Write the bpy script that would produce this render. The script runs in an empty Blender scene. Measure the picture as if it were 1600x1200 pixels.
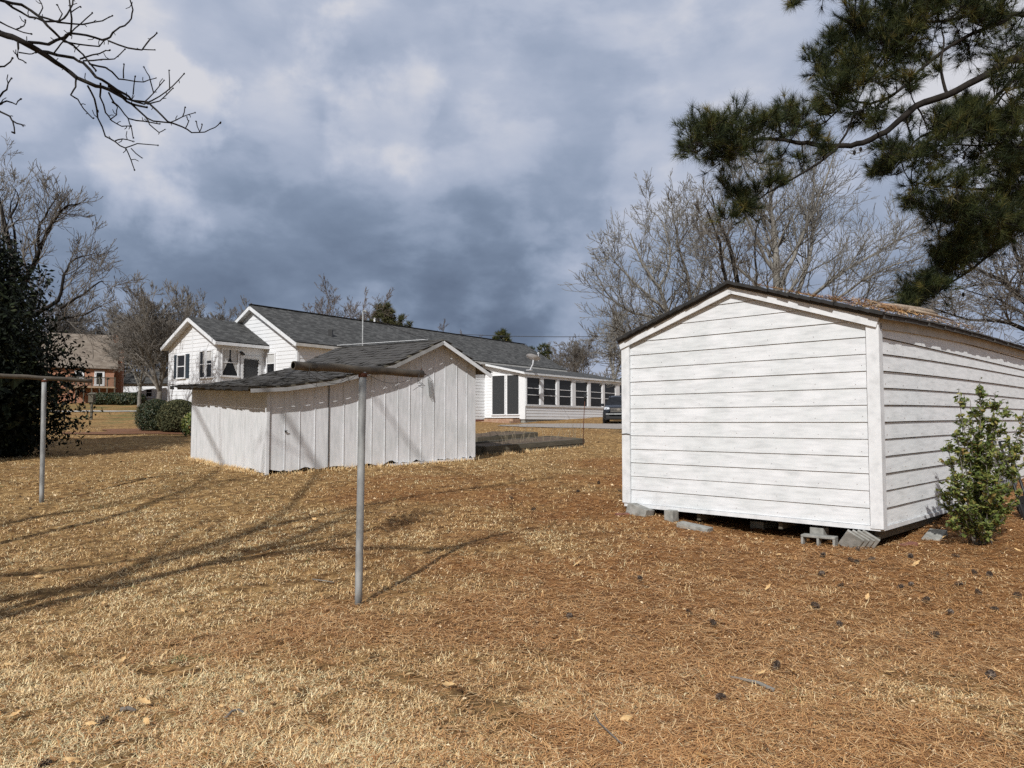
import bpy, math, random
import numpy as np
from mathutils import Vector
R = random.Random(7)
NP = np.random.default_rng(11)
C = bpy.context.scene.collection
PI = math.pi

# ---------------------------------------------------------------- camera model
F = 1150.0; PITCH = math.atan(60 / F); CAMZ = 1.6
cp, sp = math.cos(PITCH), math.sin(PITCH)
def at(px, py, Y):
    """the world point at depth Y seen at photo pixel (px, py)"""
    a = (px - 800) / F; b = (600 - py) / F
    dy = cp - b * sp; dz = sp + b * cp
    k = Y / dy
    return (a * k, Y, CAMZ + dz * k)
def solve(px, O, d):
    """distance along the plan line O + t d at which column px crosses it"""
    a = (px - 800) / F / cp
    return (a * O[1] - O[0]) / (d[0] - a * d[1])

# ---------------------------------------------------------------- terrain
_gy = np.array([-60, 0, 6.6, 8.7, 11.3, 14.5, 18, 21, 25, 30, 35, 45, 55, 62, 85, 120, 260, 600.])
_gz = np.array([-.4, 0, 0.0, .13, .29, .58, .69, .80, 1.05, 1.28, 1.40, 1.52, 2.05, 2.55, 4.1, 4.9, 6.6, 8.])
_fy = np.linspace(-60, 600, 3301)
_fz = np.interp(_fy, _gy, _gz)
_k = np.ones(9) / 9
_fz2 = np.convolve(_fz, _k, 'same'); _fz2[:5] = _fz[:5]; _fz2[-5:] = _fz[-5:]
def G(X, Y):
    X = np.asarray(X, float); Y = np.asarray(Y, float)
    z = np.interp(Y, _fy, _fz2)
    z = z - .07 * np.clip((-X - 5.5) / 2, 0, 1) * np.clip((16 - Y) / 4, 0, 1) * np.clip(Y / 8, 0, 1)
    z = z + .10 * np.clip((X - 5) / 1.5, 0, 1) * np.clip((15 - Y) / 4, 0, 1) * np.clip((Y - 5) / 3, 0, 1)
    z = z - .10 * np.exp(-((X - 3.25) ** 2 + (Y - 9.95) ** 2) / 1.3) - .14 * np.exp(-((X - 4.7) ** 2 + (Y - 12.0) ** 2) / 3.5)
    w = np.clip(Y / 4, 0, 1)
    z = z + w * (.012 * np.sin(X * 1.7 + Y * .9) + .010 * np.sin(Y * 2.3 - X * .8) + .006 * np.sin(X * 4.1 + 1.3) * np.sin(Y * 3.7))
    return z
def g(x, y): return float(G(x, y))
def vn(X, Y, s, seed=0):
    """smooth lattice noise in 0..1 with cells of s metres"""
    T = np.random.default_rng(900 + seed).random((256, 256)); u = np.asarray(X) / s + 1000.3; v = np.asarray(Y) / s + 1000.7
    i = np.floor(u).astype(int); j = np.floor(v).astype(int); a = u - i; b = v - j; a = a * a * (3 - 2 * a); b = b * b * (3 - 2 * b); q = lambda di, dj: T[(i + di) % 256, (j + dj) % 256]
    return (q(0, 0) * (1 - a) + q(1, 0) * a) * (1 - b) + (q(0, 1) * (1 - a) + q(1, 1) * a) * b
def straw(X, Y):
    """1 where the pine straw lies thick"""
    d = np.hypot(X - 9.0, Y - 10.0)
    n = 5.0 * (vn(X, Y, 1.7, 1) - .5) + 3.5 * (vn(X, Y, .7, 2) - .5) + 1.5 * (vn(X, Y, .3, 3) - .5)
    return np.clip((11.5 + n - d) / 4.0, 0, 1)

# ---------------------------------------------------------------- materials
def nmat(name):
    m = bpy.data.materials.new(name); m.use_nodes = True
    nt = m.node_tree; b = nt.nodes['Principled BSDF']
    return m, nt, b
def setin(node, k, v):
    node.inputs[k].default_value = v
def link(nt, a, b): nt.links.new(a, b)
def col(c): return (c[0], c[1], c[2], 1)
def ramp(nt, fac, stops):
    r = nt.nodes.new('ShaderNodeValToRGB'); e = r.color_ramp.elements
    while len(e) < len(stops): e.new(.5)
    for i, (p, c) in enumerate(stops): e[i].position = p; e[i].color = col(c)
    if fac is not None: link(nt, fac, r.inputs[0])
    return r
def coords(nt, kind='Object', scale=(1, 1, 1), rot=(0, 0, 0)):
    t = nt.nodes.new('ShaderNodeTexCoord'); mp = nt.nodes.new('ShaderNodeMapping')
    link(nt, t.outputs[kind], mp.inputs[0]); setin(mp, 'Scale', scale); setin(mp, 'Rotation', rot)
    return mp.outputs[0]
def noise(nt, vec, s, d=4, r=.55, dist=0):
    n = nt.nodes.new('ShaderNodeTexNoise'); setin(n, 'Scale', s); setin(n, 'Detail', d); setin(n, 'Roughness', r); setin(n, 'Distortion', dist)
    if vec is not None: link(nt, vec, n.inputs['Vector'])
    return n.outputs[0]
def bump(nt, b, h, strength, dist):
    bp = nt.nodes.new('ShaderNodeBump'); setin(bp, 'Strength', strength); setin(bp, 'Distance', dist)
    link(nt, h, bp.inputs['Height']); link(nt, bp.outputs[0], b.inputs['Normal'])
def mix(nt, fac, a, b, mode='MIX'):
    m = nt.nodes.new('ShaderNodeMix'); m.data_type = 'RGBA'; m.blend_type = mode
    if isinstance(fac, float) or isinstance(fac, int): m.inputs[0].default_value = fac
    else: link(nt, fac, m.inputs[0])
    for i, v in ((6, a), (7, b)):
        if isinstance(v, tuple): m.inputs[i].default_value = col(v)
        else: link(nt, v, m.inputs[i])
    return m.outputs[2]
def simple(name, c1, c2=None, s=6, rough=.8, scale=(1, 1, 1), bmp=0, bd=.01, metal=0, spec=.5, c3=None, lo=.35, hi=.65, detail=5):
    m, nt, b = nmat(name)
    setin(b, 'Roughness', rough); setin(b, 'Metallic', metal); setin(b, 'Specular IOR Level', spec)
    if c2 is None: c2 = tuple(x * .8 for x in c1)
    v = coords(nt, scale=scale); n = noise(nt, v, s, detail)
    st = [(lo, c1), (hi, c2)]
    if c3: st.append((min(1, hi + .15), c3))
    r = ramp(nt, n, st); link(nt, r.outputs[0], b.inputs['Base Color'])
    if bmp: bump(nt, b, noise(nt, v, s * 3, 6), bmp, bd)
    return m
M = {}
def mk_white_paint(name, base, dirt, s, streak, patchy=.5):
    m, nt, b = nmat(name); setin(b, 'Roughness', .55); setin(b, 'Specular IOR Level', .35)
    v = coords(nt, scale=streak); n1 = noise(nt, v, s, 6, .6)
    v2 = coords(nt); n2 = noise(nt, v2, 2.2, 4, .6)
    r1 = ramp(nt, n1, [(.38, base), (.52, tuple(x * .93 for x in base)), (.68, tuple(x * .80 for x in base))])
    r2 = ramp(nt, n2, [(.40, (1, 1, 1)), (.62, (.86, .88, .87))])
    c = mix(nt, patchy, r1.outputs[0], r2.outputs[0], 'MULTIPLY')
    n3 = noise(nt, v2, 26, 5, .7); r3 = ramp(nt, n3, [(.68, (0, 0, 0)), (.74, (1, 1, 1))])
    n4 = noise(nt, v2, 1.3, 2); r4 = ramp(nt, n4, [(.5, (0, 0, 0)), (.7, (1, 1, 1))])
    f = mix(nt, 1.0, r3.outputs[0], r4.outputs[0], 'MULTIPLY')
    c2 = mix(nt, f, c, dirt)
    link(nt, c2, b.inputs['Base Color']); bump(nt, b, n1, .25, .006)
    return m
M['shed_white'] = mk_white_paint('weathered white paint', (.76, .775, .79), (.42, .40, .37), 3.2, (1, 1, 7), .75)
M['old_white'] = mk_white_paint('old grey white paint', (.75, .76, .78), (.42, .41, .39), 3.0, (5, 5, .8), .7)
M['shed_side_lit'] = mk_white_paint('white paint with side light added', (.86, .875, .88), (.45, .43, .40), 3.2, (1, 1, 7), .4)  # shed white made lighter for the long wall, standing in for missing light
M['trim_white'] = mk_white_paint('trim paint', (.77, .785, .80), (.40, .37, .34), 8, (1, 1, 1), .4)
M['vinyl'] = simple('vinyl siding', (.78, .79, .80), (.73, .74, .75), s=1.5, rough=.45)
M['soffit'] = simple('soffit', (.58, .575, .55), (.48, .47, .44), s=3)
M['glass'] = simple('dark window glass', (.010, .011, .013), (.018, .019, .021), rough=.25, spec=.15)
M['screen'] = simple('dark insect screen', (.022, .024, .027), (.035, .037, .04), s=60, rough=.6)
M['shutter'] = simple('dark blue green shutter', (.015, .028, .04), (.02, .035, .05), rough=.5)
M['curtain'] = simple('pale curtain', (.6, .6, .58), (.42, .42, .42), s=25, scale=(6, 6, .5))
M['dark'] = simple('black underlayment', (.012, .012, .012), (.03, .028, .026), s=9)
M['under'] = simple('dark crawlspace soil', (.05, .032, .02), (.03, .02, .014), s=9)
M['galv'] = simple('galvanised steel', (.36, .37, .365), (.20, .205, .205), s=14, rough=.6, metal=.1, scale=(1, 1, .4), bmp=.3, bd=.002)
M['oldpipe'] = simple('stained old pipe', (.115, .095, .07), (.06, .05, .037), s=7, rough=.8, c3=(.17, .145, .11), bmp=.5, bd=.003)
M['rust'] = simple('rust', (.13, .045, .022), (.07, .028, .018), s=30, rough=.9)
M['wire'] = simple('dark wire', (.05, .045, .04), rough=.6)
M['block'] = simple('weathered concrete block', (.34, .335, .31), (.21, .21, .19), s=14, rough=.95, bmp=.6, bd=.004)
M['redbrick'] = simple('dusty red brick', (.25, .10, .07), (.17, .075, .055), s=20, rough=.9, bmp=.4, bd=.003)
M['timber'] = simple('weathered timber', (.13, .115, .085), (.075, .068, .05), s=3, scale=(1, 1, 9), rough=.9, bmp=.4)
M['timber_grey'] = simple('grey painted worn board', (.34, .34, .34), (.22, .22, .21), s=4, rough=.9)
M['soil'] = simple('bed soil', (.07, .045, .03), (.14, .10, .06), s=12, rough=1)
M['bark_grey'] = simple('pale grey bark', (.25, .235, .205), (.15, .14, .125), s=5, rough=.95)
M['bark_tan'] = simple('tan brown bark', (.20, .18, .155), (.125, .11, .095), s=5, rough=.95)
M['bark_dark'] = simple('dark bark', (.016, .014, .013), (.034, .029, .025), s=7, rough=1, spec=.1, bmp=.5)
M['bark_brown'] = simple('reddish brown twigs', (.18, .145, .12), (.12, .095, .08), s=5, rough=.95)
M['concrete'] = simple('pale concrete', (.46, .43, .38), (.36, .33, .28), s=3)
M['gravel'] = simple('grey gravel', (.38, .34, .30), (.24, .21, .18), s=25, rough=1, bmp=.6, bd=.02)
M['mulch'] = simple('orange straw mulch', (.20, .085, .03), (.13, .055, .025), s=8, rough=1, bmp=.7, bd=.03)
M['car'] = simple('dark grey car paint', (.022, .026, .034), (.028, .032, .04), rough=.22, metal=.3)
M['blackplastic'] = simple('black plastic', (.012, .012, .013), rough=.5)
M['chrome'] = simple('chrome', (.6, .6, .62), (.5, .5, .52), rough=.2, metal=.9)
M['lamp'] = simple('clear headlight', (.62, .64, .66), (.45, .47, .5), rough=.15)
M['dish'] = simple('dish grey', (.55, .56, .58), (.45, .46, .48), rough=.5)
M['leafdead'] = simple('fallen leaf', (.55, .31, .12), (.66, .46, .22), s=9, rough=.8)
M['pipe_white'] = simple('white vent pipe', (.6, .6, .6), rough=.5)
M['fur'] = simple('cart grey vinyl', (.20, .20, .21), (.13, .13, .14), s=6, rough=.6)

def mk_shingle(name, a, b_, c_, rows=.14, wid=.3):
    m, nt, b = nmat(name); setin(b, 'Roughness', .92); setin(b, 'Specular IOR Level', .2)
    uv = nt.nodes.new('ShaderNodeUVMap')
    br = nt.nodes.new('ShaderNodeTexBrick'); link(nt, uv.outputs[0], br.inputs['Vector'])
    setin(br, 'Scale', 1.0); setin(br, 'Brick Width', wid); setin(br, 'Row Height', rows); setin(br, 'Mortar Size', .006); setin(br, 'Mortar Smooth', .3)
    setin(br, 'Color1', (0, 0, 0, 1)); setin(br, 'Color2', (1, 1, 1, 1)); setin(br, 'Mortar', (0, 0, 0, 1)); setin(br, 'Bias', 0)
    n = noise(nt, uv.outputs[0], 1.6, 5, .6)
    n2 = noise(nt, uv.outputs[0], 14, 4, .7)
    f = mix(nt, .45, br.outputs[0], n)
    f2 = mix(nt, .35, f, n2)
    r = ramp(nt, f2, [(.25, a), (.5, b_), (.75, c_)])
    link(nt, r.outputs[0], b.inputs['Base Color']); bump(nt, b, br.outputs[0], .5, .01)
    return m
M['shingle_house'] = mk_shingle('grey asphalt shingles', (.035, .035, .034), (.072, .072, .070), (.13, .13, .125), .14, .25)
M['step_brick'] = simple('pale dusty brick', (.42, .30, .21), (.30, .17, .11), s=6, rough=.95)
M['shingle_brown'] = mk_shingle('tan brown shingles', (.13, .105, .085), (.20, .165, .13), (.27, .23, .19), .2, .4)
M['shingle_old'] = simple('old worn shingles', (.075, .07, .064), (.048, .045, .042), s=4, rough=.95, c3=(.105, .096, .084), bmp=.4, bd=.004)

def mk_brick(name):
    m, nt, b = nmat(name); setin(b, 'Roughness', .9)
    uv = nt.nodes.new('ShaderNodeUVMap')
    br = nt.nodes.new('ShaderNodeTexBrick'); link(nt, uv.outputs[0], br.inputs['Vector'])
    setin(br, 'Scale', 1.0); setin(br, 'Brick Width', .21); setin(br, 'Row Height', .075); setin(br, 'Mortar Size', .008)
    setin(br, 'Color1', (.42, .17, .08, 1)); setin(br, 'Color2', (.31, .12, .06, 1)); setin(br, 'Mortar', (.36, .30, .25, 1))
    link(nt, br.outputs[0], b.inputs['Base Color'])
    return m
M['brick'] = mk_brick('red brick wall')

def mk_leaf(name, stops, rough=.45, spec=.5, trans=0.0, attr=True):
    m, nt, b = nmat(name); setin(b, 'Roughness', rough); setin(b, 'Specular IOR Level', spec)
    a = nt.nodes.new('ShaderNodeAttribute'); a.attribute_name = 'v'
    r = ramp(nt, a.outputs['Fac'], stops); link(nt, r.outputs[0], b.inputs['Base Color'])
    if trans:
        t = nt.nodes.new('ShaderNodeBsdfTranslucent'); link(nt, r.outputs[0], t.inputs[0])
        mx = nt.nodes.new('ShaderNodeMixShader'); mx.inputs[0].default_value = trans
        link(nt, b.outputs[0], mx.inputs[1]); link(nt, t.outputs[0], mx.inputs[2])
        link(nt, mx.outputs[0], nt.nodes['Material Output'].inputs[0])
    return m
M['leaf_dark'] = mk_leaf('dark evergreen leaves', [(0, (.004, .006, .004)), (.7, (.009, .013, .007)), (.93, (.022, .03, .013)), (1, (.06, .065, .03))], .6, .12)
M['leaf_bush'] = mk_leaf('olive green bush leaves', [(0, (.06, .09, .024)), (.5, (.15, .19, .045)), (.85, (.28, .30, .08)), (1, (.32, .22, .08))], .4, .5, .25)
M['leaf_box'] = mk_leaf('clipped shrub leaves', [(0, (.015, .025, .010)), (.7, (.035, .05, .018)), (1, (.10, .075, .03))], .5, .4)
M['leaf_cedar'] = mk_leaf('brownish cedar needles', [(0, (.03, .035, .015)), (.6, (.07, .075, .03)), (1, (.13, .115, .05))], .7, .3)
M['needle'] = mk_leaf('pine needles', [(0, (.012, .020, .010)), (.5, (.030, .043, .016)), (.80, (.10, .11, .03)), (1, (.20, .16, .05))], .55, .25, .2)
M['grass'] = mk_leaf('dry grass', [(0, (.12, .06, .028)), (.22, (.34, .19, .075)), (.5, (.69, .46, .215)), (.72, (.86, .655, .355)), (.95, (.94, .79, .50)), (1, (.20, .25, .10))], .75, .25, 0)
M['strawn'] = mk_leaf('fallen pine needles', [(0, (.10, .045, .020)), (.35, (.46, .22, .08)), (.75, (.74, .43, .18)), (1, (.86, .64, .36))], .7, .3)
M['litter'] = mk_leaf('dry litter', [(0, (.08, .05, .03)), (.5, (.40, .23, .11)), (1, (.78, .62, .40))], .8, .3)
M['cone'] = mk_leaf('pine cone', [(0, (.03, .022, .018)), (.6, (.09, .065, .05)), (1, (.24, .19, .15))], .85, .2)

def mk_ground():
    m, nt, b = nmat('dry lawn soil'); setin(b, 'Roughness', 1); setin(b, 'Specular IOR Level', .1)
    v = coords(nt)
    n1 = noise(nt, v, .55, 6, .6); n2 = noise(nt, v, 7, 8, .75); n3 = noise(nt, v, 38, 6, .8)
    lawn = ramp(nt, n2, [(.30, (.06, .034, .016)), (.45, (.20, .12, .052)), (.56, (.40, .25, .105)), (.70, (.66, .45, .21))])
    patch = ramp(nt, n1, [(.35, (.82, .72, .62)), (.5, (1, 1, 1)), (.68, (1.1, 1.08, 1.0))])
    lawn2 = mix(nt, .8, lawn.outputs[0], patch.outputs[0], 'MULTIPLY')
    st = ramp(nt, n2, [(.30, (.07, .03, .013)), (.5, (.25, .115, .042)), (.7, (.46, .24, .09))])
    a = nt.nodes.new('ShaderNodeAttribute'); a.attribute_name = 'straw'
    c = mix(nt, a.outputs['Fac'], lawn2, st.outputs[0])
    fine = ramp(nt, n3, [(.32, (.45, .42, .4)), (.5, (1, 1, 1)), (.7, (1.25, 1.22, 1.15))])
    c = mix(nt, .75, c, fine.outputs[0], 'MULTIPLY')
    a2 = nt.nodes.new('ShaderNodeAttribute'); a2.attribute_name = 'green'
    n4 = noise(nt, v, .35, 4); gr = ramp(nt, n4, [(.46, (0, 0, 0)), (.60, (.6, .6, .6))])
    f = mix(nt, 1.0, gr.outputs[0], a2.outputs['Color'], 'MULTIPLY')
    c = mix(nt, f, c, (.10, .12, .045))
    n5 = noise(nt, v, .9, 5, .65); bp_ = ramp(nt, n5, [(.66, (0, 0, 0)), (.74, (.8, .8, .8))]); c = mix(nt, bp_.outputs[0], c, (.50, .40, .30))
    link(nt, c, b.inputs['Base Color']); bump(nt, b, n3, .8, .03)
    return m
M['ground'] = mk_ground()

# ---------------------------------------------------------------- mesh building
class MB:
    """collects geometry for ONE mesh object"""
    def __init__(s): s.V = []; s.F = {}; s.n = 0; s.uv = None; s.A = []
    def add(s, V, faces, attr=None):
        V = np.asarray(V, float).reshape(-1, 3)
        s.V.append(V); s.A.append(np.full(len(V), .5) if attr is None else np.broadcast_to(np.asarray(attr, float), (len(V),)))
        for f in faces:
            f = np.asarray(f, np.int64)
            if f.ndim == 1: f = f[None]
            s.F.setdefault(f.shape[1], []).append(f + s.n)
        s.n += len(V); return s
    def quad(s, *p): return s.add(p, [list(range(len(p)))])
    def box(s, c, ax, ay, az):
        """c = centre; ax, ay, az = half-extent vectors"""
        c, ax, ay, az = map(lambda q: np.array(q, float), (c, ax, ay, az))
        V = [c + i * ax + j * ay + k * az for k in (-1, 1) for j in (-1, 1) for i in (-1, 1)]
        return s.add(V, [[0, 2, 3, 1], [4, 5, 7, 6], [0, 1, 5, 4], [2, 6, 7, 3], [0, 4, 6, 2], [1, 3, 7, 5]])
    def tube(s, pts, radii, k=8, cap=True):
        V, Fq = tubes([(pts, radii)], k)
        s.add(V, [Fq])
        if cap:
            n = len(pts); b = s.n - len(V)
            s.F.setdefault(k, []).append(np.array([[b + i for i in range(k)][::-1], [b + (n - 1) * k + i for i in range(k)]]))
        return s
    def build(s, name, m, parent=None, smooth=False, attr=None):
        V = np.concatenate(s.V) if s.V else np.zeros((0, 3))
        o = np_mesh(name, V, [np.concatenate(f) for f in s.F.values()], m, parent, smooth)
        if attr:
            a = o.data.attributes.new(attr, 'FLOAT', 'POINT'); a.data.foreach_set('value', np.concatenate(s.A).astype(np.float32))
        return o
ROOT = {}
def rootloc(o):
    while o.parent: o = o.parent
    return np.array(ROOT.get(o.name, (0, 0, 0)), float)
def np_mesh(name, V, faces, m, parent=None, smooth=False):
    V = np.asarray(V, float)
    if parent is not None: V = V - rootloc(parent)
    me = bpy.data.meshes.new(name)
    me.vertices.add(len(V)); me.vertices.foreach_set('co', V.astype(np.float32).ravel())
    loops = np.concatenate([f.ravel() for f in faces]); tot = np.concatenate([np.full(len(f), f.shape[1]) for f in faces])
    me.loops.add(len(loops)); me.loops.foreach_set('vertex_index', loops.astype(np.int32))
    me.polygons.add(len(tot)); st = np.concatenate([[0], np.cumsum(tot)[:-1]])
    me.polygons.foreach_set('loop_start', st.astype(np.int32))
    me.polygons.foreach_set('use_smooth', np.full(len(tot), bool(smooth)))
    me.update(calc_edges=True); me.validate()
    me.materials.append(m)
    o = bpy.data.objects.new(name, me); C.objects.link(o)
    if parent is not None: o.parent = parent
    return o
def set_uv(o, fn):
    """planar uv in metres: fn maps world xyz arrays to u, v"""
    me = o.data; uv = me.uv_layers.new(name='UVMap')
    co = np.empty(len(me.vertices) * 3, np.float32); me.vertices.foreach_get('co', co); co = co.reshape(-1, 3).astype(float) + (rootloc(o) if o.parent else 0)
    li = np.empty(len(me.loops), np.int32); me.loops.foreach_get('vertex_index', li)
    u, v = fn(co[li]); uv.data.foreach_set('uv', np.stack([u, v], 1).astype(np.float32).ravel())
def tubes(polys, k):
    P = np.concatenate([np.asarray(p, float) for p, r in polys]); Rr = np.concatenate([np.asarray(r, float) for p, r in polys])
    L = np.array([len(p) for p, r in polys]); st = np.concatenate([[0], np.cumsum(L)[:-1]]); en = st + L - 1
    idx = np.arange(len(P)); pid = np.repeat(np.arange(len(L)), L)
    a = np.maximum(idx - 1, st[pid]); b = np.minimum(idx + 1, en[pid])
    T = P[b] - P[a]; T /= (np.linalg.norm(T, axis=1, keepdims=True) + 1e-12)
    D = P[en] - P[st]; D /= (np.linalg.norm(D, axis=1, keepdims=True) + 1e-12)
    ref = np.where(np.abs(D[:, 2:3]) > .75, np.array([[1., .1, 0]]), np.array([[0, .05, 1.]]))[pid]
    U = np.cross(T, ref); U /= (np.linalg.norm(U, axis=1, keepdims=True) + 1e-12); W = np.cross(T, U)
    an = np.arange(k) * 2 * PI / k
    V = P[:, None] + Rr[:, None, None] * (np.cos(an)[None, :, None] * U[:, None] + np.sin(an)[None, :, None] * W[:, None])
    i0 = idx[idx != en[pid]]
    j = np.arange(k); j2 = (j + 1) % k
    Fq = np.stack([i0[:, None] * k + j, i0[:, None] * k + j2, (i0[:, None] + 1) * k + j2, (i0[:, None] + 1) * k + j], -1).reshape(-1, 4)
    return V.reshape(-1, 3), Fq
def poly_mesh(name, polys, k, m, parent, smooth=True):
    V, Fq = tubes(polys, k); return np_mesh(name, V, [Fq], m, parent, smooth)
def tag(o, label=None, cat=None, group=None, kind=None):
    if label: o['label'] = label
    if cat: o['category'] = cat
    if group: o['group'] = group
    if kind: o['kind'] = kind
    return o
def thing(name, label, cat, loc=(0, 0, 0), group=None):
    o = bpy.data.objects.new(name, None); C.objects.link(o); o.location = loc; o.empty_display_size = .2
    ROOT[o.name] = tuple(loc); return tag(o, label, cat, group)
def copy_tree(o, loc, rz=0, sc=1.0, label=None):
    c = o.copy(); C.objects.link(c); c.location = loc; c.rotation_euler = (0, 0, rz); c.scale = (sc, sc, sc); ROOT[c.name] = tuple(loc)
    if label: c['label'] = label
    for ch in list(o.children):
        d = ch.copy(); C.objects.link(d); d.parent = c
        for gch in list(ch.children):
            e = gch.copy(); C.objects.link(e); e.parent = d
    return c
def v3(p2, z): return np.array([p2[0], p2[1], z], float)

def lap(mb, O, d, n, L, z0, top, pitch, depth, gap=None, gh=.012):
    """lap siding on the plan line O + u d, outward normal n, from z0 up to the polyline top [(u, z)]"""
    us = np.array([t[0] for t in top]); zt = np.array([t[1] for t in top])
    O, d, n = (np.array(q, float) for q in (O, d, n))
    zmax = zt.max(); k = 0
    while True:
        za = z0 + k * pitch; zb = za + pitch
        if za >= zmax - 1e-3: break
        br = set([0.0, float(L)] + [float(u) for u in us if 0 < u < L])
        for i in range(len(us) - 1):
            for zz in (za, zb):
                if (zt[i] - zz) * (zt[i + 1] - zz) < 0: br.add(float(us[i] + (zz - zt[i]) / (zt[i + 1] - zt[i]) * (us[i + 1] - us[i])))
        br = sorted(br); dj = depth * (1 + .12 * math.sin(k * 2.3))
        for a, b in zip(br[:-1], br[1:]):
            if b - a < 1e-4: continue
            ta, tb = np.interp([a + 1e-5, b - 1e-5], us, zt)
            ta, tb = min(ta, zb), min(tb, zb)
            if ta <= za + 1e-4 and tb <= za + 1e-4: continue
            ta, tb = max(ta, za), max(tb, za)
            def pt(u, z, off): q = O + u * d + off * n; return (q[0], q[1], z)
            of = lambda z: dj * (1 - (z - za) / pitch)
            mb.quad(pt(a, za, dj), pt(b, za, dj), pt(b, tb, of(tb)), pt(a, ta, of(ta)))
            mb.quad(pt(a, za, -.005), pt(b, za, -.005), pt(b, za, dj), pt(a, za, dj))
            if gap is not None and k: gap.quad(pt(a, za - gh, dj * .45), pt(b, za - gh, dj * .45), pt(b, za, dj - .003), pt(a, za, dj - .003))
        k += 1
def plate(mb, O, d, n, u0, u1, z0, z1, o0, o1):
    """a board on a wall: u range, z range, from offset o0 to o1 along the outward normal"""
    O, d, n = (np.array(q, float) for q in (O, d, n))
    c = O + (u0 + u1) / 2 * d + (o0 + o1) / 2 * n
    mb.box((c[0], c[1], (z0 + z1) / 2), v3(d * (u1 - u0) / 2, 0), v3(n * (o1 - o0) / 2, 0), (0, 0, (z1 - z0) / 2))
def slab(pts, thick, name, m, parent, uvd=None):
    """a thick sheet from 4 coplanar top corners; uv: u along pts[0]->pts[1], v across"""
    P = np.array(pts, float); nrm = np.cross(P[1] - P[0], P[3] - P[0]); nrm /= np.linalg.norm(nrm)
    if nrm[2] < 0: nrm = -nrm
    Q = P - nrm * thick
    mb = MB(); mb.add(np.vstack([P, Q]), [[0, 1, 2, 3], [7, 6, 5, 4], [0, 4, 5, 1], [1, 5, 6, 2], [2, 6, 7, 3], [3, 7, 4, 0]])
    o = mb.build(name, m, parent)
    a = P[1] - P[0]; a /= np.linalg.norm(a); b = np.cross(nrm, a)
    set_uv(o, lambda c: ((c - P[0]) @ a, (c - P[0]) @ b))
    return o
def bar(mb, p, q, w, h, up=(0, 0, 1)):
    """rectangular bar from p to q, width w sideways and height h along up"""
    p, q, up = (np.array(x, float) for x in (p, q, up)); d = q - p; L = np.linalg.norm(d); d /= L
    s = np.cross(d, up); s /= np.linalg.norm(s); u = np.cross(s, d)
    mb.box((p + q) / 2, d * L / 2, s * w / 2, u * h / 2)
# ================================================================ the setting
def build_ground():
    xs = np.unique(np.concatenate([np.linspace(-7, 7, 141), np.linspace(-25, 25, 167), np.linspace(-60, 60, 81), np.linspace(-320, 320, 65)]))
    ys = np.unique(np.concatenate([np.linspace(-60, 2, 22), np.linspace(2, 12, 121), np.linspace(12, 30, 121), np.linspace(30, 70, 81), np.linspace(70, 560, 60)]))
    X, Y = np.meshgrid(xs, ys)
    near = np.clip((16 - Y) / 6, 0, 1)
    Z = G(X, Y) + near * .008 * NP.standard_normal(X.shape)
    V = np.stack([X, Y, Z], -1).reshape(-1, 3); nx = len(xs); ny = len(ys)
    i = np.arange(ny - 1)[:, None] * nx + np.arange(nx - 1)[None]; i = i.ravel()
    o = np_mesh('ground', V, [np.stack([i, i + 1, i + 1 + nx, i + nx], -1)], M['ground'], None, True)
    tag(o, 'dry tan winter lawn rising gently towards the houses', None, None, 'structure')
    a = o.data.attributes.new('straw', 'FLOAT', 'POINT')
    s = straw(X, Y) * .95 + .42 * np.exp(-((X - 1.0) ** 2 / 14 + (Y - 10.5) ** 2 / 10)); a.data.foreach_set('value', np.clip(s, 0, 1).ravel().astype(np.float32))
    a = o.data.attributes.new('green', 'FLOAT', 'POINT')
    a.data.foreach_set('value', (np.clip((Y - 32) / 15, 0, 1) * np.clip((-X - 8) / 6, 0, 1)).ravel().astype(np.float32))
build_ground()
def sheet(name, outline_rows, m, label, lift=.02, sub=24):
    """a strip that follows the ground: rows of (xl, xr, y)"""
    V = []; 
    for xl, xr, y in outline_rows:
        for t in np.linspace(0, 1, sub):
            x = xl + (xr - xl) * t; V.append((x, y, g(x, y) + lift))
    F_ = []
    for r in range(len(outline_rows) - 1):
        for c in range(sub - 1): F_.append([r * sub + c, r * sub + c + 1, (r + 1) * sub + c + 1, (r + 1) * sub + c])
    o = np_mesh(name, np.array(V), [np.array(F_)], m, None, True); tag(o, label, None, None, 'structure'); return o
rows = []
for y in np.linspace(31.5, 44.3, 22):
    xl = np.interp(y, [31.5, 33, 36, 40, 44.3], [4.5, 1.2, -.6, -.2, 1.5]) + .35 * math.sin(y * 3.1)
    rows.append((xl, 40, y))
sheet('gravel_driveway', rows, M['gravel'], 'grey gravel drive by the screened porch', .025, 40)
sheet('path', [(-70, -16, y) for y in np.linspace(60.5, 62.3, 4)], M['concrete'], 'pale concrete path crossing the far lawn', .04, 60)
rows = [(-16.5 + .5 * math.sin(y * 2), -11 + .3 * math.sin(y * 3), y) for y in np.linspace(27.2, 31, 12)]
sheet('mulch_bed', rows, M['mulch'], 'orange pine straw bed under the clipped shrubs', .03, 30)

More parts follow.
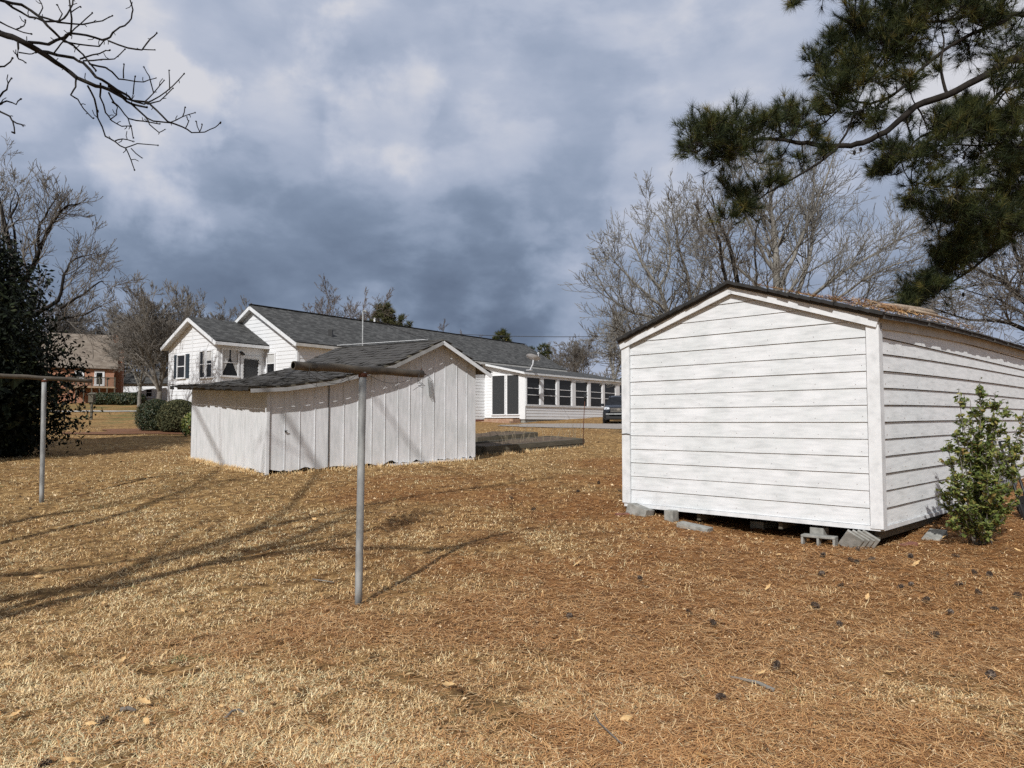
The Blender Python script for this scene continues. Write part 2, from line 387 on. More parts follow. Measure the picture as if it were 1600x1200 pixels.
# ================================================================ white lap-sided shed on the right
def white_shed():
    Cn = np.array([4.32, 8.70]); f = np.array([-.7050, .7092]); s = np.array([.7092, .7050])
    nf = -s; ns = -f                       # outward normals of the gable end and the long side
    W, LEN, zb, ze = 3.66, 9.2, .385, 2.80
    rise = .62
    root = thing('lap_sided_shed', 'long white lap-sided shed raised on concrete blocks, rusty pine straw on its roof', 'shed', (Cn[0], Cn[1], g(*Cn)))
    def bow(t): return .155 * (1 - math.exp(-t / 3.0)) if t > 0 else 0
    w = MB(); gp = MB(); lap(w, Cn, f, nf, W, zb, [(0, ze), (W / 2, ze + rise), (W, ze)], .2035, .013, gp, .003)
    gp.build('board_gap', M['dark'], root)
    w.build('gable_wall', M['shed_white'], root)
    w = MB(); gp = MB(); lap(w, Cn, s, ns, LEN, zb, [(0, ze), (1, ze + bow(1)), (2.2, ze + bow(2.2)), (4, ze + bow(4)), (6, ze + bow(6)), (LEN, ze + bow(LEN))], .2035, .020, gp, .009)
    # the long side bows upwards in its middle, so its boards do as well
    V = w.V + gp.V
    for a in V:
        t = (a[:, 0] - Cn[0]) * s[0] + (a[:, 1] - Cn[1]) * s[1]; k = np.clip((a[:, 2] - zb) / (ze - zb), 0, 1)
        a[:, 2] += .55 * .155 * (1 - np.exp(-np.maximum(t, 0) / 3.0)) * k * (a[:, 2] < ze - .2)
    w.build('side_wall', M['shed_side_lit'], root); gp.build('board_gap', M['dark'], root)
    # the two hidden walls, plain
    w = MB(); O2 = Cn + s * LEN
    w.quad(v3(O2, zb), v3(O2 + f * W, zb), v3(O2 + f * W, ze + bow(LEN)), v3(O2 + f * W / 2, ze + rise + bow(LEN)), v3(O2, ze + bow(LEN)))
    O3 = Cn + f * W; w.quad(v3(O3, zb), v3(O3 + s * LEN, zb), v3(O3 + s * LEN, ze + bow(LEN)), v3(O3, ze)); w.build('rear_wall', M['shed_white'], root)
    t_ = MB()
    plate(t_, Cn, f, nf, -.050, .095, zb - .03, ze - .02, .0, .050); t_.build('corner_board', M['trim_white'], root)
    t_ = MB(); plate(t_, Cn, s, ns, .0, .085, zb - .05, ze - .02, .0, .046); t_.build('corner_board', M['trim_white'], root)
    t_ = MB(); plate(t_, Cn, f, nf, W - .11, W + .03, zb + .0, ze - .02, .028, .052); t_.build('corner_board', M['trim_white'], root)
    # bottom boards
    t_ = MB(); plate(t_, Cn, f, nf, -.01, W + .01, zb - .055, zb - .004, .0, .036); t_.build('sill_board', M['trim_white'], root)
    t_ = MB(); plate(t_, Cn, s, ns, .0, LEN, zb - .055, zb - .004, .0, .036); t_.build('sill_board', M['trim_white'], root)
    # rake boards with a thin dark gap along the lower edge
    pk = v3(Cn + f * W / 2, ze + rise)
    for e in (Cn + f * -.05, Cn + f * (W + .05)):
        q = v3(e, ze - .02); off = np.append(nf * .065, 0); mb = MB()
        d = (pk - q); dn = d / np.linalg.norm(d); up = np.cross(np.append(nf, 0), dn); up = up if up[2] > 0 else -up
        bar(mb, q + off - up * .006, pk + off - up * .006 + dn * .02, .025, .115, up); mb.build('rake_board', M['trim_white'], root)
    # eave fascia, bowed
    mb = MB(); N = 18
    for i in range(N):
        a, b = LEN * i / N, LEN * (i + 1) / N
        pa = v3(Cn + s * a + ns * .035, ze - .03 + bow(a)); pb = v3(Cn + s * b + ns * .035, ze - .03 + bow(b)); bar(mb, pa, pb + (pb - pa) * .01, .022, .125)
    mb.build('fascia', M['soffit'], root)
    # roof deck with ragged shingle edge
    mb = MB(); N = 40; RR = random.Random(3)
    for side in (0, 1):
        e0 = Cn + (ns * .14 if side == 0 else f * (W + .05)); rid = Cn + f * W / 2
        for i in range(N):
            a = -.10 + (LEN + .2) * i / N; b = -.10 + (LEN + .2) * (i + 1) / N
            jit = RR.uniform(-.012, .02)
            for (th, lift, ext) in ((.05, .055, 0), (.018, .075, .02)):
                o_ = (e0 - rid); o_ = o_ / np.linalg.norm(o_) * (ext + jit)
                ez = ze + .02 + lift - .02; rz = ze + rise + .045 + lift - .03
                p = [v3(e0 + o_ + s * a, ez + bow(a)), v3(e0 + o_ + s * b, ez + bow(b)), v3(rid + s * b, rz + bow(b) * .8), v3(rid + s * a, rz + bow(a) * .8)]
                q = [x - np.array((0, 0, th)) for x in p]
                mb.add(p + q, [[0, 1, 2, 3], [7, 6, 5, 4], [0, 4, 5, 1], [1, 5, 6, 2], [2, 6, 7, 3], [3, 7, 4, 0]])
    mb.build('roof', M['shingle_old'], root); mb = MB()
    # slightly lifted shingle tabs along the front rake
    for e in (Cn + ns * .14, Cn + f * (W + .05)):
        q0 = v3(e, ze + .06); p0 = v3(Cn + f * W / 2, ze + rise + .075)
        for i in range(14):
            a, b = i / 14, (i + 1.05) / 14; pa = q0 + (p0 - q0) * a; pb = q0 + (p0 - q0) * b; o_ = np.append(nf, 0) * RR.uniform(.10, .135)
            bar(mb, pa + o_ * .9 + (0, 0, RR.uniform(-.006, .006)), pb + o_ * .9 + (0, 0, .008 + RR.uniform(-.005, .005)), .10, .036 + RR.uniform(0, .01), (0, 0, 1))
    mb.build('roof_edge', M['dark'], root)
    # floor and joists in the dark below
    mb = MB()
    q = [Cn + f * .03 + s * .03, Cn + f * (W - .03) + s * .03, Cn + f * (W - .03) + s * (LEN - .03), Cn + f * .03 + s * (LEN - .03)]
    mb.add([v3(p, zb - .004) for p in q] + [v3(p, zb - .03) for p in q], [[0, 1, 2, 3], [7, 6, 5, 4], [0, 4, 5, 1], [1, 5, 6, 2], [2, 6, 7, 3], [3, 7, 4, 0]])
    for a in (.06, 1.25, 2.45, 3.58): bar(mb, v3(Cn + f * a + s * .06, zb - .10), v3(Cn + f * a + s * (LEN - .1), zb - .10), .05, .13)
    mb.build('floor_frame', M['timber'], root)
    mb = MB(); mb.tube([v3(Cn + f * (W + .03) + nf * .06, 1.42), v3(Cn + f * (W - .06) + nf * .065, 1.43), v3(Cn + f * (W - .13) + nf * .06, 1.418)], [.006] * 3, 6)
    mb.build('cable_stub', M['wire'], root)
    # pine straw lying in the roof valley and edge
    V = []; A = []
    n = 1700; rr = NP
    t = np.concatenate([rr.uniform(-.05, 4.6, n // 2), np.abs(rr.normal(0, .8, n // 2))])
    t = np.clip(t, -.08, 5); k = np.clip(np.where(rr.random(n) < .75, rr.beta(1.2, 2.6, n), rr.random(n)), 0, .85)
    thick = .09 * np.exp(-((k - .18) / .22) ** 2) + .01
    e0 = Cn + ns * .15; rid = Cn + f * W / 2
    P = e0[None] + (rid - e0)[None] * k[:, None] + s[None] * t[:, None]
    bz = np.array([bow(x) for x in t]); z = ze + .06 + (rise + .03) * k + bz * (1 - .2 * k) + .035 + rr.random(n) * thick
    an = rr.uniform(0, 2 * PI, n); l = rr.uniform(.07, .2, n); dx = np.cos(an) * l; dy = np.sin(an) * l
    slope = -(rid - e0) / np.linalg.norm(rid - e0); dk = -(dx * slope[0] + dy * slope[1]) / np.linalg.norm(rid - e0)
    Q0 = np.stack([P[:, 0], P[:, 1], z], -1); Q1 = Q0 + np.stack([dx, dy, dk * (rise + .03) + rr.uniform(-.01, .04, n)], -1)
    wd = np.stack([-np.sin(an), np.cos(an), rr.uniform(-.3, .3, n)], -1) * .0045
    V = np.stack([Q0 - wd, Q0 + wd, Q1], 1).reshape(-1, 3)
    mb = MB(); mb.add(V, [np.arange(3 * n).reshape(-1, 3)], np.repeat(rr.random(n), 3)); o = mb.build('pine_straw', M['strawn'], None, False, 'v')
    tag(o, 'rusty heap of pine needles along the edge of the white shed roof', 'pine straw', None, 'stuff')
    # broken branch on the roof
    mb = MB(); a0 = e0 + (rid - e0) * .16
    def rp(t, k, h): q = e0 + (rid - e0) * k + s * t; return v3(q, ze + .1 + (rise + .03) * k + bow(max(t, 0)) + h)
    mb.tube([rp(1.0, .22, .05), rp(1.5, .20, .07), rp(2.1, .16, .09), rp(2.6, .14, .12), rp(2.9, .13, .12)], [.035, .055, .06, .04, .012], 7)
    mb.tube([rp(1.7, .18, .08), rp(2.2, .06, .08), rp(2.9, .03, .07)], [.025, .02, .008], 6)
    mb.tube([rp(1.2, .2, .05), rp(1.0, .3, .1)], [.02, .006], 5)
    o = mb.build('broken_branch', simple('bleached dead wood', (.42, .34, .26), (.26, .19, .13), s=18, bmp=.8), None, True)
    tag(o, 'bleached broken pine branch lying on the white shed roof edge', 'dead branch')
    # rusty nail heads and mud splashes
    mb = MB(); NR_ = random.Random(12)
    for k in range(13):
        for j in range(7):
            u = .2 + j * .55 + NR_.uniform(-.05, .05); z = zb + k * .2035 + .05 + NR_.uniform(-.01, .02)
            if z > ze + rise * (1 - abs(u - W / 2) / (W / 2)) - .2: continue
            q = Cn + f * u + nf * .014; mb.tube([v3(q, z), v3(q + nf * .002, z)], [.0038, .003], 6)
    for k in range(11):
        for j in range(10):
            u = .3 + j * .6 + NR_.uniform(-.08, .08); z = zb + k * .2035 + .05; q = Cn + s * u + ns * .019; mb.tube([v3(q, z), v3(q + ns * .004, z)], [.0055, .004], 6)
    mb.build('nail', M['rust'], root)['kind'] = 'stuff'
    # dark earth under the shed
    rows_ = MB(); P0 = Cn + f * .1 + s * .12; nn = 12; VV = []
    for i in range(nn):
        for j in range(nn):
            p = Cn + f * (.12 + (W - .2) * i / (nn - 1)) + s * (.16 + (LEN - .3) * j / (nn - 1)); VV.append((p[0], p[1], min(g(p[0], p[1]) + .01 - .04, zb - .25)))
    ii = np.array([[i * nn + j, (i + 1) * nn + j, (i + 1) * nn + j + 1, i * nn + j + 1] for i in range(nn - 1) for j in range(nn - 1)])
    # concrete blocks and bricks round the foot
    def block(name, label, cat, px, py, Y, L, Wd, H, yaw, tilt=(0, 0), mat='block', hollow=False, group=None, lift=0):
        x, _, _ = at(px, py, Y); z = g(x, Y) + H / 2 - .04 + lift
        yv = np.array([math.cos(yaw), math.sin(yaw), math.tan(tilt[0])]); yv /= np.linalg.norm(yv)
        sv = np.cross((0, 0, 1), yv); sv /= np.linalg.norm(sv); sv = sv * math.cos(tilt[1]) + np.cross(yv, sv) * math.sin(tilt[1]); uv = np.cross(yv, sv)
        mb = MB(); c = np.array((x, Y, z))
        if hollow:
            th = .028
            for q in (-1, 1): mb.box(c + sv * (Wd / 2 - th / 2) * q, yv * L / 2, sv * th / 2, uv * H / 2)
            for q in (-1, 0, 1): mb.box(c + yv * (L / 2 - th / 2) * q, yv * th / 2, sv * (Wd / 2 - th - .001), uv * (H / 2 - .001))
        else: mb.box(c, yv * L / 2, sv * Wd / 2, uv * H / 2)
        o = mb.build(name, M[mat], None)
        bv = o.modifiers.new('bevel', 'BEVEL'); bv.width = .006; bv.segments = 2
        tag(o, label, cat, group); return o
    A = math.atan2(f[1], f[0])
    block('concrete_block', 'pale slanted concrete chunk under the shed corner farthest left', 'block', 1000, 797, 10.95, .34, .22, .16, A, (.25, .1))
    block('red_brick', 'small red brick end poking out left of the white shed', 'brick', 972, 796, 10.9, .20, .10, .06, .25, mat='redbrick')
    block('support_block', 'short upright concrete pier under the gable sill, near its left end', 'block', 1049, 800, 10.62, .14, .16, .19, A)
    block('concrete_block', 'long concrete block lying flat on the needles below the gable', 'block', 1085, 812, 10.05, .44, .2, .10, A + .15, (.12, 0))
    block('loose_plank', 'thin weathered plank on the ground beneath the gable', 'plank', 1160, 830, 9.6, .55, .09, .03, A + .1, mat='timber')
    block('support_block', 'short upright concrete pier standing on the hollow block', 'block', 1280, 823, 9.30, .17, .17, .13, A, lift=.10)
    block('cinder_block', 'hollow cinder block lying on its side under the gable', 'block', 1280, 838, 9.12, .40, .17, .15, A + .12, (0, PI / 2), hollow=True)
    for i in range(4):
        block('leaning_tile', 'grey roofing tile leaning in a slanted stack at the shed corner', 'tile', 1330 + i * 8, 842, 8.86 - i * .018, .21, .035, .24, A + .35, (.55, -.5), group='tiles stacked at the shed corner')
    block('red_brick', 'dusty purple red brick on the straw beside the long wall', 'brick', 1418, 832, 8.95, .22, .10, .07, .35, (.1, 0), mat='redbrick')
    block('concrete_block', 'low grey slab sloping away at the foot of the leafy bush', 'block', 1460, 822, 9.35, .36, .2, .09, .78, (.25, 0))
    for k, (a, b) in enumerate([(.5, 1.2), (.5, 3.2), (.5, 6), (1.8, .7), (1.8, 3.4), (3.3, 1.2), (3.3, 4)]):
        p = Cn + f * a + s * b; z0 = g(*p) - .02; mb = MB(); mb.box((p[0], p[1], (z0 + zb - .165) / 2), v3(f * .1, 0), v3(s * .2, 0), (0, 0, (zb - .165 - z0) / 2))
        mb.build('foundation_pier', M['block'], root)
white_shed()

# ================================================================ old shed on the left
def old_shed():
    P1 = np.array([-4.81, 14.5]); t = np.array([.766, .643]); h = np.array([-.643, .766]); L, W = 5.12, 4.83
    n1 = -h; n2 = -t; zb = .62
    root = thing('board_shed', 'low old grey-white board shed with a sagging lean-to roof and long worn shingles', 'shed', (P1[0], P1[1], g(*P1)))
    prof = [(-.436, 2.29), (.28, 2.34), (1.27, 2.50), (2.71, 2.90), (4.01, 3.52), (5.42, 2.80)]
    pu = [p[0] for p in prof]; pz = [p[1] for p in prof]
    RR = random.Random(5)
    def zt(u, q=0): return float(np.interp(u, pu, pz)) + .042 * q
    # gable wall of vertical boards
    mb = MB(); edges = [0, .35, .66, .99]; 
    while edges[-1] < L - .2: edges.append(edges[-1] + RR.uniform(.30, .335))
    edges[-1] = L
    bt = MB()
    for i, (a, b) in enumerate(zip(edges[:-1], edges[1:])):
        off = .006 * (i % 2) + RR.uniform(0, .004)
        ns_ = 5; bot = []
        for j in range(ns_ + 1):
            u = a + (b - a) * j / ns_; zz = zb + .02 + .105 * u / L + .028 * math.sin(u * 9 + 1) * (0 < j < ns_) + (RR.uniform(-.025, .045) if 0 < j < ns_ and u > 2.6 else RR.uniform(-.01, .015)); bot.append((u, zz))
        V = []
        us = sorted(set([a, b] + [x for x in pu if a < x < b]))
        def P(u, z, o): q = P1 + t * u + n1 * o; return (q[0], q[1], z)
        tops = [(u, zt(u) - .03) for u in us]
        poly = [P(u, z, off) for u, z in bot] + [P(u, z, off) for u, z in reversed(tops)]
        mb.quad(*poly)
        # the edge of each board and the thin batten over the joint
        mb.quad(P(b, bot[-1][1], off), P(b, bot[-1][1], -.02), P(b, tops[-1][1], -.02), P(b, tops[-1][1], off))
        if i and i != 4:
            bz0 = bot[0][1]; plate(bt, P1, t, n1, a - .009, a + .009, bz0 + .01, zt(a) - .05, .006, .017)
    mb.build('gable_wall', M['old_white'], root); bt.build('batten_strips', M['old_white'], root)
    # wide open seam with dark inside
    s_ = MB(); plate(s_, P1, t, n1, 1.284, 1.296, zb + .05, zt(1.27) - .08, .012, .026); s_.build('dark_seam', M['dark'], root)
    # low skirting board under the right half
    s_ = MB()
    pa = P1 + t * 2.68 + n1 * .03; pb = P1 + t * 5.05 + n1 * .03
    bar(s_, v3(pa, .665), v3(pb, .735), .03, .045); s_.build('skirt_board', M['old_white'], root)
    s_ = MB(); pa = P1 + t * .3 + h * .08; pb = P1 + t * 5.0 + h * .08; bar(s_, v3(pa, .64), v3(pb, .72), .06, .16); s_.build('sill_beam', M['dark'], root)
    # left wall of narrow boards
    mb = MB(); q = 0
    while q < W - 1e-3:
        q1 = min(W, q + RR.uniform(.26, .34)); off = RR.uniform(0, .004); 
        def P(qq, z, o): p = P1 + h * qq + n2 * o; return (p[0], p[1], z)
        b0 = zb + RR.uniform(-.03, .03) + (.0 if q > .3 else -.02); b1 = b0 + RR.uniform(-.02, .02)
        mb.quad(P(q, b0, off), P(q1, b1, off), P(q1, zt(0, q1) - .03, off * .3), P(q, zt(0, q) - .03, off * .3))
        mb.quad(P(q1, b1, off), P(q1, b1, -.02), P(q1, zt(0, q1) - .03, -.02), P(q1, zt(0, q1) - .03, off * .3))
        q = q1
    mb.build('side_wall', M['old_white'], root)
    mb = MB(); plate(mb, P1, h, n2, -.03, .05, zb - .05, zt(0) - .1, .012, .03); mb.build('corner_board', M['old_white'], root); mb = MB(); plate(mb, P1, t, n1, -.028, .03, zb - .04, zt(0) - .1, .012, .032); mb.build('corner_board', M['old_white'], root)
    # hidden walls
    mb = MB(); B0 = P1 + h * W
    mb.quad(*[v3(B0, zb), v3(B0 + t * L, zb + .1)] + [v3(B0 + t * u, zt(u, W) - .05) for u in (L, 4.01, 2.71, 1.27, 0)])
    E0 = P1 + t * L; mb.quad(v3(E0, zb + .1), v3(E0 + h * W, zb + .1), v3(E0 + h * W, zt(L, W) - .05), v3(E0, zt(L) - .05)); mb.build('rear_wall', M['old_white'], root)
    # roof deck
    q0, q1 = -.24, W + .18
    mb = MB()
    def RP(u, q, dz=0): p = P1 + t * u + h * q; return (p[0], p[1], zt(u, q) + dz)
    for a, b in zip(pu[:-1], pu[1:]):
        mb.add([RP(a, q0), RP(b, q0), RP(b, q1), RP(a, q1)] + [RP(a, q0, -.03), RP(b, q0, -.03), RP(b, q1, -.03), RP(a, q1, -.03)], [[0, 1, 2, 3], [7, 6, 5, 4], [0, 4, 5, 1], [1, 5, 6, 2], [2, 6, 7, 3], [3, 7, 4, 0]])
    mb.build('roof_deck', M['timber'], root)
    # shingle courses, curled and slightly out of line
    for (ua, ub) in ((-.47, 4.03), (5.46, 3.99)):
        mb = MB(); u = ua; sg = 1 if ub > ua else -1; k = 0
        while (ub - u) * sg > .02:
            un = u + sg * .215; q = q0 - .03 + (k % 2) * .13 - RR.uniform(0, .05)
            while q < q1:
                wd = RR.uniform(.22, .34); qa, qb = max(q, q0 - .04), min(q + wd - .012, q1)
                if qb - qa > .03:
                    l0 = .016 + RR.uniform(0, .016); l1 = .016 + RR.uniform(0, .016); j = RR.uniform(-.012, .012); cl = RR.choice((0, 0, 0, .006, .016))
                    ue = un if (ub - un) * sg > 0 else ub
                    a = [RP(u - sg * j, qa, l0 + cl), RP(u - sg * j, qb, l1), RP(ue, qb, .006), RP(ue, qa, .006)]
                    c = [(x[0], x[1], x[2] - .009) for x in a]
                    mb.add(a + c, [[0, 1, 2, 3], [7, 6, 5, 4], [0, 4, 5, 1], [1, 5, 6, 2], [2, 6, 7, 3], [3, 7, 4, 0]])
                q += wd
            u += sg * .15; k += 1
        mb.build('roof_shingles', M['shingle_old'], root)
    # white ridge strip
    mb = MB(); bar(mb, RP(3.93, .35, .055), RP(3.98, W + .1, .075), .09, .012); mb.build('ridge_flashing', M['trim_white'], root)
    # rake boards
    for us_, nm in ((pu[:5], 0), (pu[4:], 1)):
        mb = MB()
        for a, b in zip(us_[:-1], us_[1:]):
            pa = np.array(RP(a, q0 - .015, -.075)); pb = np.array(RP(b, q0 - .015, -.075)); bar(mb, pa, pb, .022, .085 if nm else .075)
        mb.build('rake_board', M['trim_white' if nm else 'timber_grey'], root)
    # torn dark felt and strips hanging at the low eave
    mb = MB(); q = -.2
    while q < W:
        wd = RR.uniform(.12, .4); dr = RR.uniform(.02, .09); a = np.array(RP(-.45, q, -.005)); b = np.array(RP(-.45, q + wd, -.005)); 
        c = b + (0, 0, -dr * RR.uniform(.5, 1)); d_ = a + (0, 0, -dr)
        n_ = v3(n2, 0) * .015; mb.quad(a + n_, b + n_, c + n_ * RR.uniform(.2, 1.5), d_ + n_ * RR.uniform(.2, 1.5)); q += wd * RR.uniform(.8, 1.0)
    mb.build('eave_felt', M['dark'], root)
    mb = MB()
    for k in range(11): p = .1 + k * .46; bar(mb, RP(-.38, p, -.065), RP(.1, p, -.065), .045, .06)
    mb.build('rafter_tails', M['timber'], root)
    # coil spring hanging on the gable
    c = P1 + t * 3.74 + n1 * .06; pts = []; rad = []
    for i in range(150):
        a = i * 2 * PI / 9; z = 2.62 - .43 * i / 149; r_ = .035
        p = c + t * (r_ * math.cos(a) + .05 * i / 149) + n1 * (r_ * math.sin(a)); pts.append((p[0], p[1], z)); rad.append(.005)
    mb = MB(); mb.tube(pts, rad, 5)
    mb.tube([(c[0] + n1[0] * -.05, c[1] + n1[1] * -.05, 2.68), (c[0] + n1[0] * .03, c[1] + n1[1] * .03, 2.69), (c[0], c[1], 2.62)], [.006] * 3, 5)
    o = mb.build('coil_spring', M['galv'], None, True); tag(o, 'dull metal coil spring hanging on the board shed gable', 'spring')
    mb = MB(); p = P1 + t * .36 + n1 * .03; mb.box(v3(p, 1.42), v3(t * .012, 0), v3(n1 * .015, 0), (0, 0, .02)); p2 = p + n1 * .02
    mb.box(v3(p2, 1.435), v3(t * .03, 0), v3(n1 * .006, 0), (0, 0, .007)); mb.build('latch', M['dark'], root)
    mb = MB(); mb.box(v3(P1 + t * 3.4 + h * 2.2, .5), v3(t * 1.65, 0), v3(h * 2.0, 0), (0, 0, .12)); mb.build('floor', M['dark'], root)
old_shed()

# ================================================================ clothesline posts
def t_post(base, top, bardir, hl, sag, label, r=.033, rb=.036, wires=True, hlb=None):
    root = thing('clothesline_post', label, 'clothesline post', (base[0], base[1], g(*base)), 'rusty T-shaped clothesline posts')
    b = np.array([base[0], base[1], g(*base) - .1]); tp = np.array([top[0], top[1], top[2]])
    mb = MB(); n = 8; mb.tube([b + (tp - b) * i / n for i in range(n + 1)], [r] * (n + 1), 14); mb.build('post', M['galv'], root, True)
    d = np.array([bardir[0], bardir[1], 0.]); d /= np.linalg.norm(d); hlb = hlb or hl
    c = tp + (0, 0, .012)
    pts = []; rad = []
    for i in range(13):
        s = -hlb + (hl + hlb) * i / 12; pts.append(c + d * s + (0, 0, sag * s - .004 * math.sin(i * 1.3))); rad.append(rb * (1 + .03 * math.sin(i * 2.2)))
    V, Fq = tubes([(pts, rad)], 14); V2, F2 = tubes([(pts, [x * .8 for x in rad])], 14)
    mb = MB(); mb.add(V, [Fq]); mb.add(V2, [Fq[:, ::-1]])
    for e in (0, 12):
        a = e * 14; n0 = len(V); mb.F.setdefault(4, []).append(np.array([[a + j, a + (j + 1) % 14, n0 + a + (j + 1) % 14, n0 + a + j] for j in range(14)]))
    mb.build('crossbar', M['oldpipe'], root, True)
    mb = MB(); mb.tube([c + (0, 0, -.065), c + (0, 0, -.028)], [r * 1.18, r * 1.3], 12); mb.build('rusty_joint', M['rust'], root, True)
    if wires:
        RR = random.Random(2); mb = MB()
        for s0, amp in ((-hlb * .82, 1), (hl * .9, .9), (-hlb * .25, .6)):
            for k in range(3):
                a = c + d * s0 + (0, 0, -rb)
                P_ = [a + np.array((0, 0, rb * 1.0)) + np.cross(d, (0, 0, 1)) * rb * 1.05]
                P_ += [a + np.array((RR.uniform(-.03, .03), RR.uniform(-.03, .03), -.03 * j * amp * RR.uniform(.6, 1.3))) + d * RR.uniform(-.015, .03) * j for j in range(1, 5)]
                mb.tube(P_, [.0022] * len(P_), 4)
        # slack loops of wire under the bar
        for s0, s1, dp in ((-hlb * .8, -.05, .10), (.05, hl * .85, .07), (-hlb * .7, -hlb * .2, .06)):
            mb.tube([c + d * (s0 + (s1 - s0) * j / 10) + (0, 0, -rb - dp * 4 * (j / 10) * (1 - j / 10)) for j in range(11)], [.0020] * 11, 4)
        for k in range(5):
            s0 = -hlb * .78 + k * .012; mb.tube([c + d * s0 + (math.cos(a) * 0 + np.cross(d, (0, 0, 1)) * math.cos(a) * rb * 1.08) + np.array((0, 0, 1)) * math.sin(a) * rb * 1.08 for a in np.linspace(0, 2 * PI, 12)], [.0022] * 12, 4)
        mb.build('loose_wire', M['wire'], root, True)
        mb = MB()
        for s0 in (hl * .93,):
            e = c + d * (hl - .01); mb.tube([e, e + d * .06 + (0, 0, -.004)], [.007, .006], 6); mb.tube([e + (0, 0, .03), e + d * .005 + (0, 0, .052)], [.009, .004], 6)
        mb.build('bolt', M['rust'], root, True)
A0 = at(560, 937, 6.6); A1 = at(567, 580, 6.62)
t_post((A0[0], 6.6), A1, (.655, .756), .715, .0, 'nearest grey steel clothesline post with stained pipe crossbar and loose wires', .0335, .036)
B0 = at(65, 787, 12.1); B1 = at(69, 592, 12.1)
t_post((B0[0], 12.1), B1, (.655, .756), .72, -.02, 'farther thin clothesline post standing before the dark evergreen', .036, .036, False, .72)

# ================================================================ raised beds, stake
def bed(P, Q, depth, H, label, RRs, n=2):
    P, Q = np.array(P, float), np.array(Q, float); d = (Q - P); L = np.linalg.norm(d); d /= L; b = np.array([-d[1], d[0]])
    root = thing('raised_bed', label, 'garden bed', (P[0], P[1], g(*P)), 'timber raised garden beds'); RR = random.Random(RRs)
    for (A_, B_) in ((P, Q), (P + b * depth, Q + b * depth), (P + b * .06, P + b * (depth - .06)), (Q + b * .06, Q + b * (depth - .06))):
        mb = MB()
        for k in range(n):
            za = g(*A_) - .03 + H / n * (k + .5); zc = g(*B_) - .03 + H / n * (k + .5); j = RR.uniform(-.012, .012)
            bar(mb, (A_[0] + j, A_[1], za), (B_[0] + j, B_[1], zc), .12, H / n - .002)
        mb.build('side_timber', M['timber'], root)
    N = 10; V = []
    for i in range(N):
        for j in range(N):
            p = P + d * (.05 + (L - .1) * i / (N - 1)) + b * (.05 + (depth - .1) * j / (N - 1)); V.append((p[0], p[1], g(*p) + H * .82 + RR.uniform(-.03, .03)))
    mb = MB(); mb.add(V, [np.array([[i * N + j, (i + 1) * N + j, (i + 1) * N + j + 1, i * N + j + 1] for i in range(N - 1) for j in range(N - 1)])]); mb.build('bed_soil', M['soil'], root, True)
bed((-.72, 19.3), (2.15, 22.4), 1.3, .27, 'long dark timber bed full of dry stalks, nearest the board shed', 1)
bed((-1.1, 22.9), (.85, 25.2), 1.2, .24, 'shorter dark timber bed lying behind the long one', 4)
sx, sy, _ = at(911, 701, 21.9)
root = thing('garden_stake', 'thin rusty metal rod with a dark finial beside the timber bed', 'garden stake', (sx, sy, g(sx, sy)))
mb = MB(); z0 = g(sx, sy) - .05; mb.tube([(sx, sy, z0), (sx + .02, sy, z0 + .8), (sx + .07, sy, z0 + 1.62)], [.011, .011, .010], 6); mb.build('rod', M['rust'], root, True)
mb = MB(); tz = z0 + 1.53; mb.tube([(sx + .07, sy, tz - .1), (sx + .07, sy, tz - .02), (sx + .07, sy, tz + .06), (sx + .07, sy, tz + .14)], [.015, .04, .05, .01], 8)
for a in (0, 2.1, 4.2): mb.tube([(sx + .07, sy, tz + .05), (sx + .07 + .07 * math.cos(a), sy + .07 * math.sin(a), tz + .10)], [.02, .012], 6)
mb.build('finial', M['blackplastic'], root, True)

# ================================================================ main white house
HO = np.array([-10.6, 36.0]); E1 = np.array([.6, .8]); E2 = np.array([-.8, .6]); NR = -E2; NF = -E1
HB = 1.80
def hp(a, b, z): p = HO + E1 * a + E2 * b; return np.array((p[0], p[1], z))
def window(root, O, d, n, u0, u1, z0, z1, panes='double', frame=.06, glass='glass', curtain=None, off=.03, name='window', mull=0):
    mb = MB(); w = frame
    plate(mb, O, d, n, u0, u0 + w, z0, z1, .0, off + .05); plate(mb, O, d, n, u1 - w, u1, z0, z1, .0, off + .05)
    plate(mb, O, d, n, u0 + w, u1 - w, z1 - w, z1, .0, off + .048); plate(mb, O, d, n, u0 - .03, u1 + .03, z0 - .03, z0 + w * .8, .0, off + .07)
    if panes == 'double': zm = (z0 + z1) / 2; plate(mb, O, d, n, u0 + w, u1 - w, zm - .022, zm + .022, .0, off + .035)
    if panes == 'triple':
        for q in (.36, .60): zm = z0 + (z1 - z0) * q; plate(mb, O, d, n, u0 + w, u1 - w, zm - .02, zm + .02, .0, off + .035)
    f_ = mb.build(name, M['vinyl'], root)
    mb = MB(); plate(mb, O, d, n, u0 + w * .6, u1 - w * .6, z0 + .02, z1 - .02, -.002, off); mb.build('pane', M[glass], f_)
    if curtain:
        for (a, b, za, zc) in curtain:
            mb = MB(); N = 14; Vs = []
            for i in range(N + 1):
                u = u0 + (u1 - u0) * (a + (b - a) * i / N); o_ = off + .006 + .006 * (i % 2)
                zl = z0 + (z1 - z0) * (za if not callable(za) else za(i / N)); zh = z0 + (z1 - z0) * zc
                for z in (zl, zh): q = np.array(O) + np.array(d) * u + np.array(n) * o_; Vs.append((q[0], q[1], z))
            mb.add(Vs, [np.array([[2 * i, 2 * i + 2, 2 * i + 3, 2 * i + 1] for i in range(N)])]); mb.build('curtain', M['curtain'], f_)
    return f_
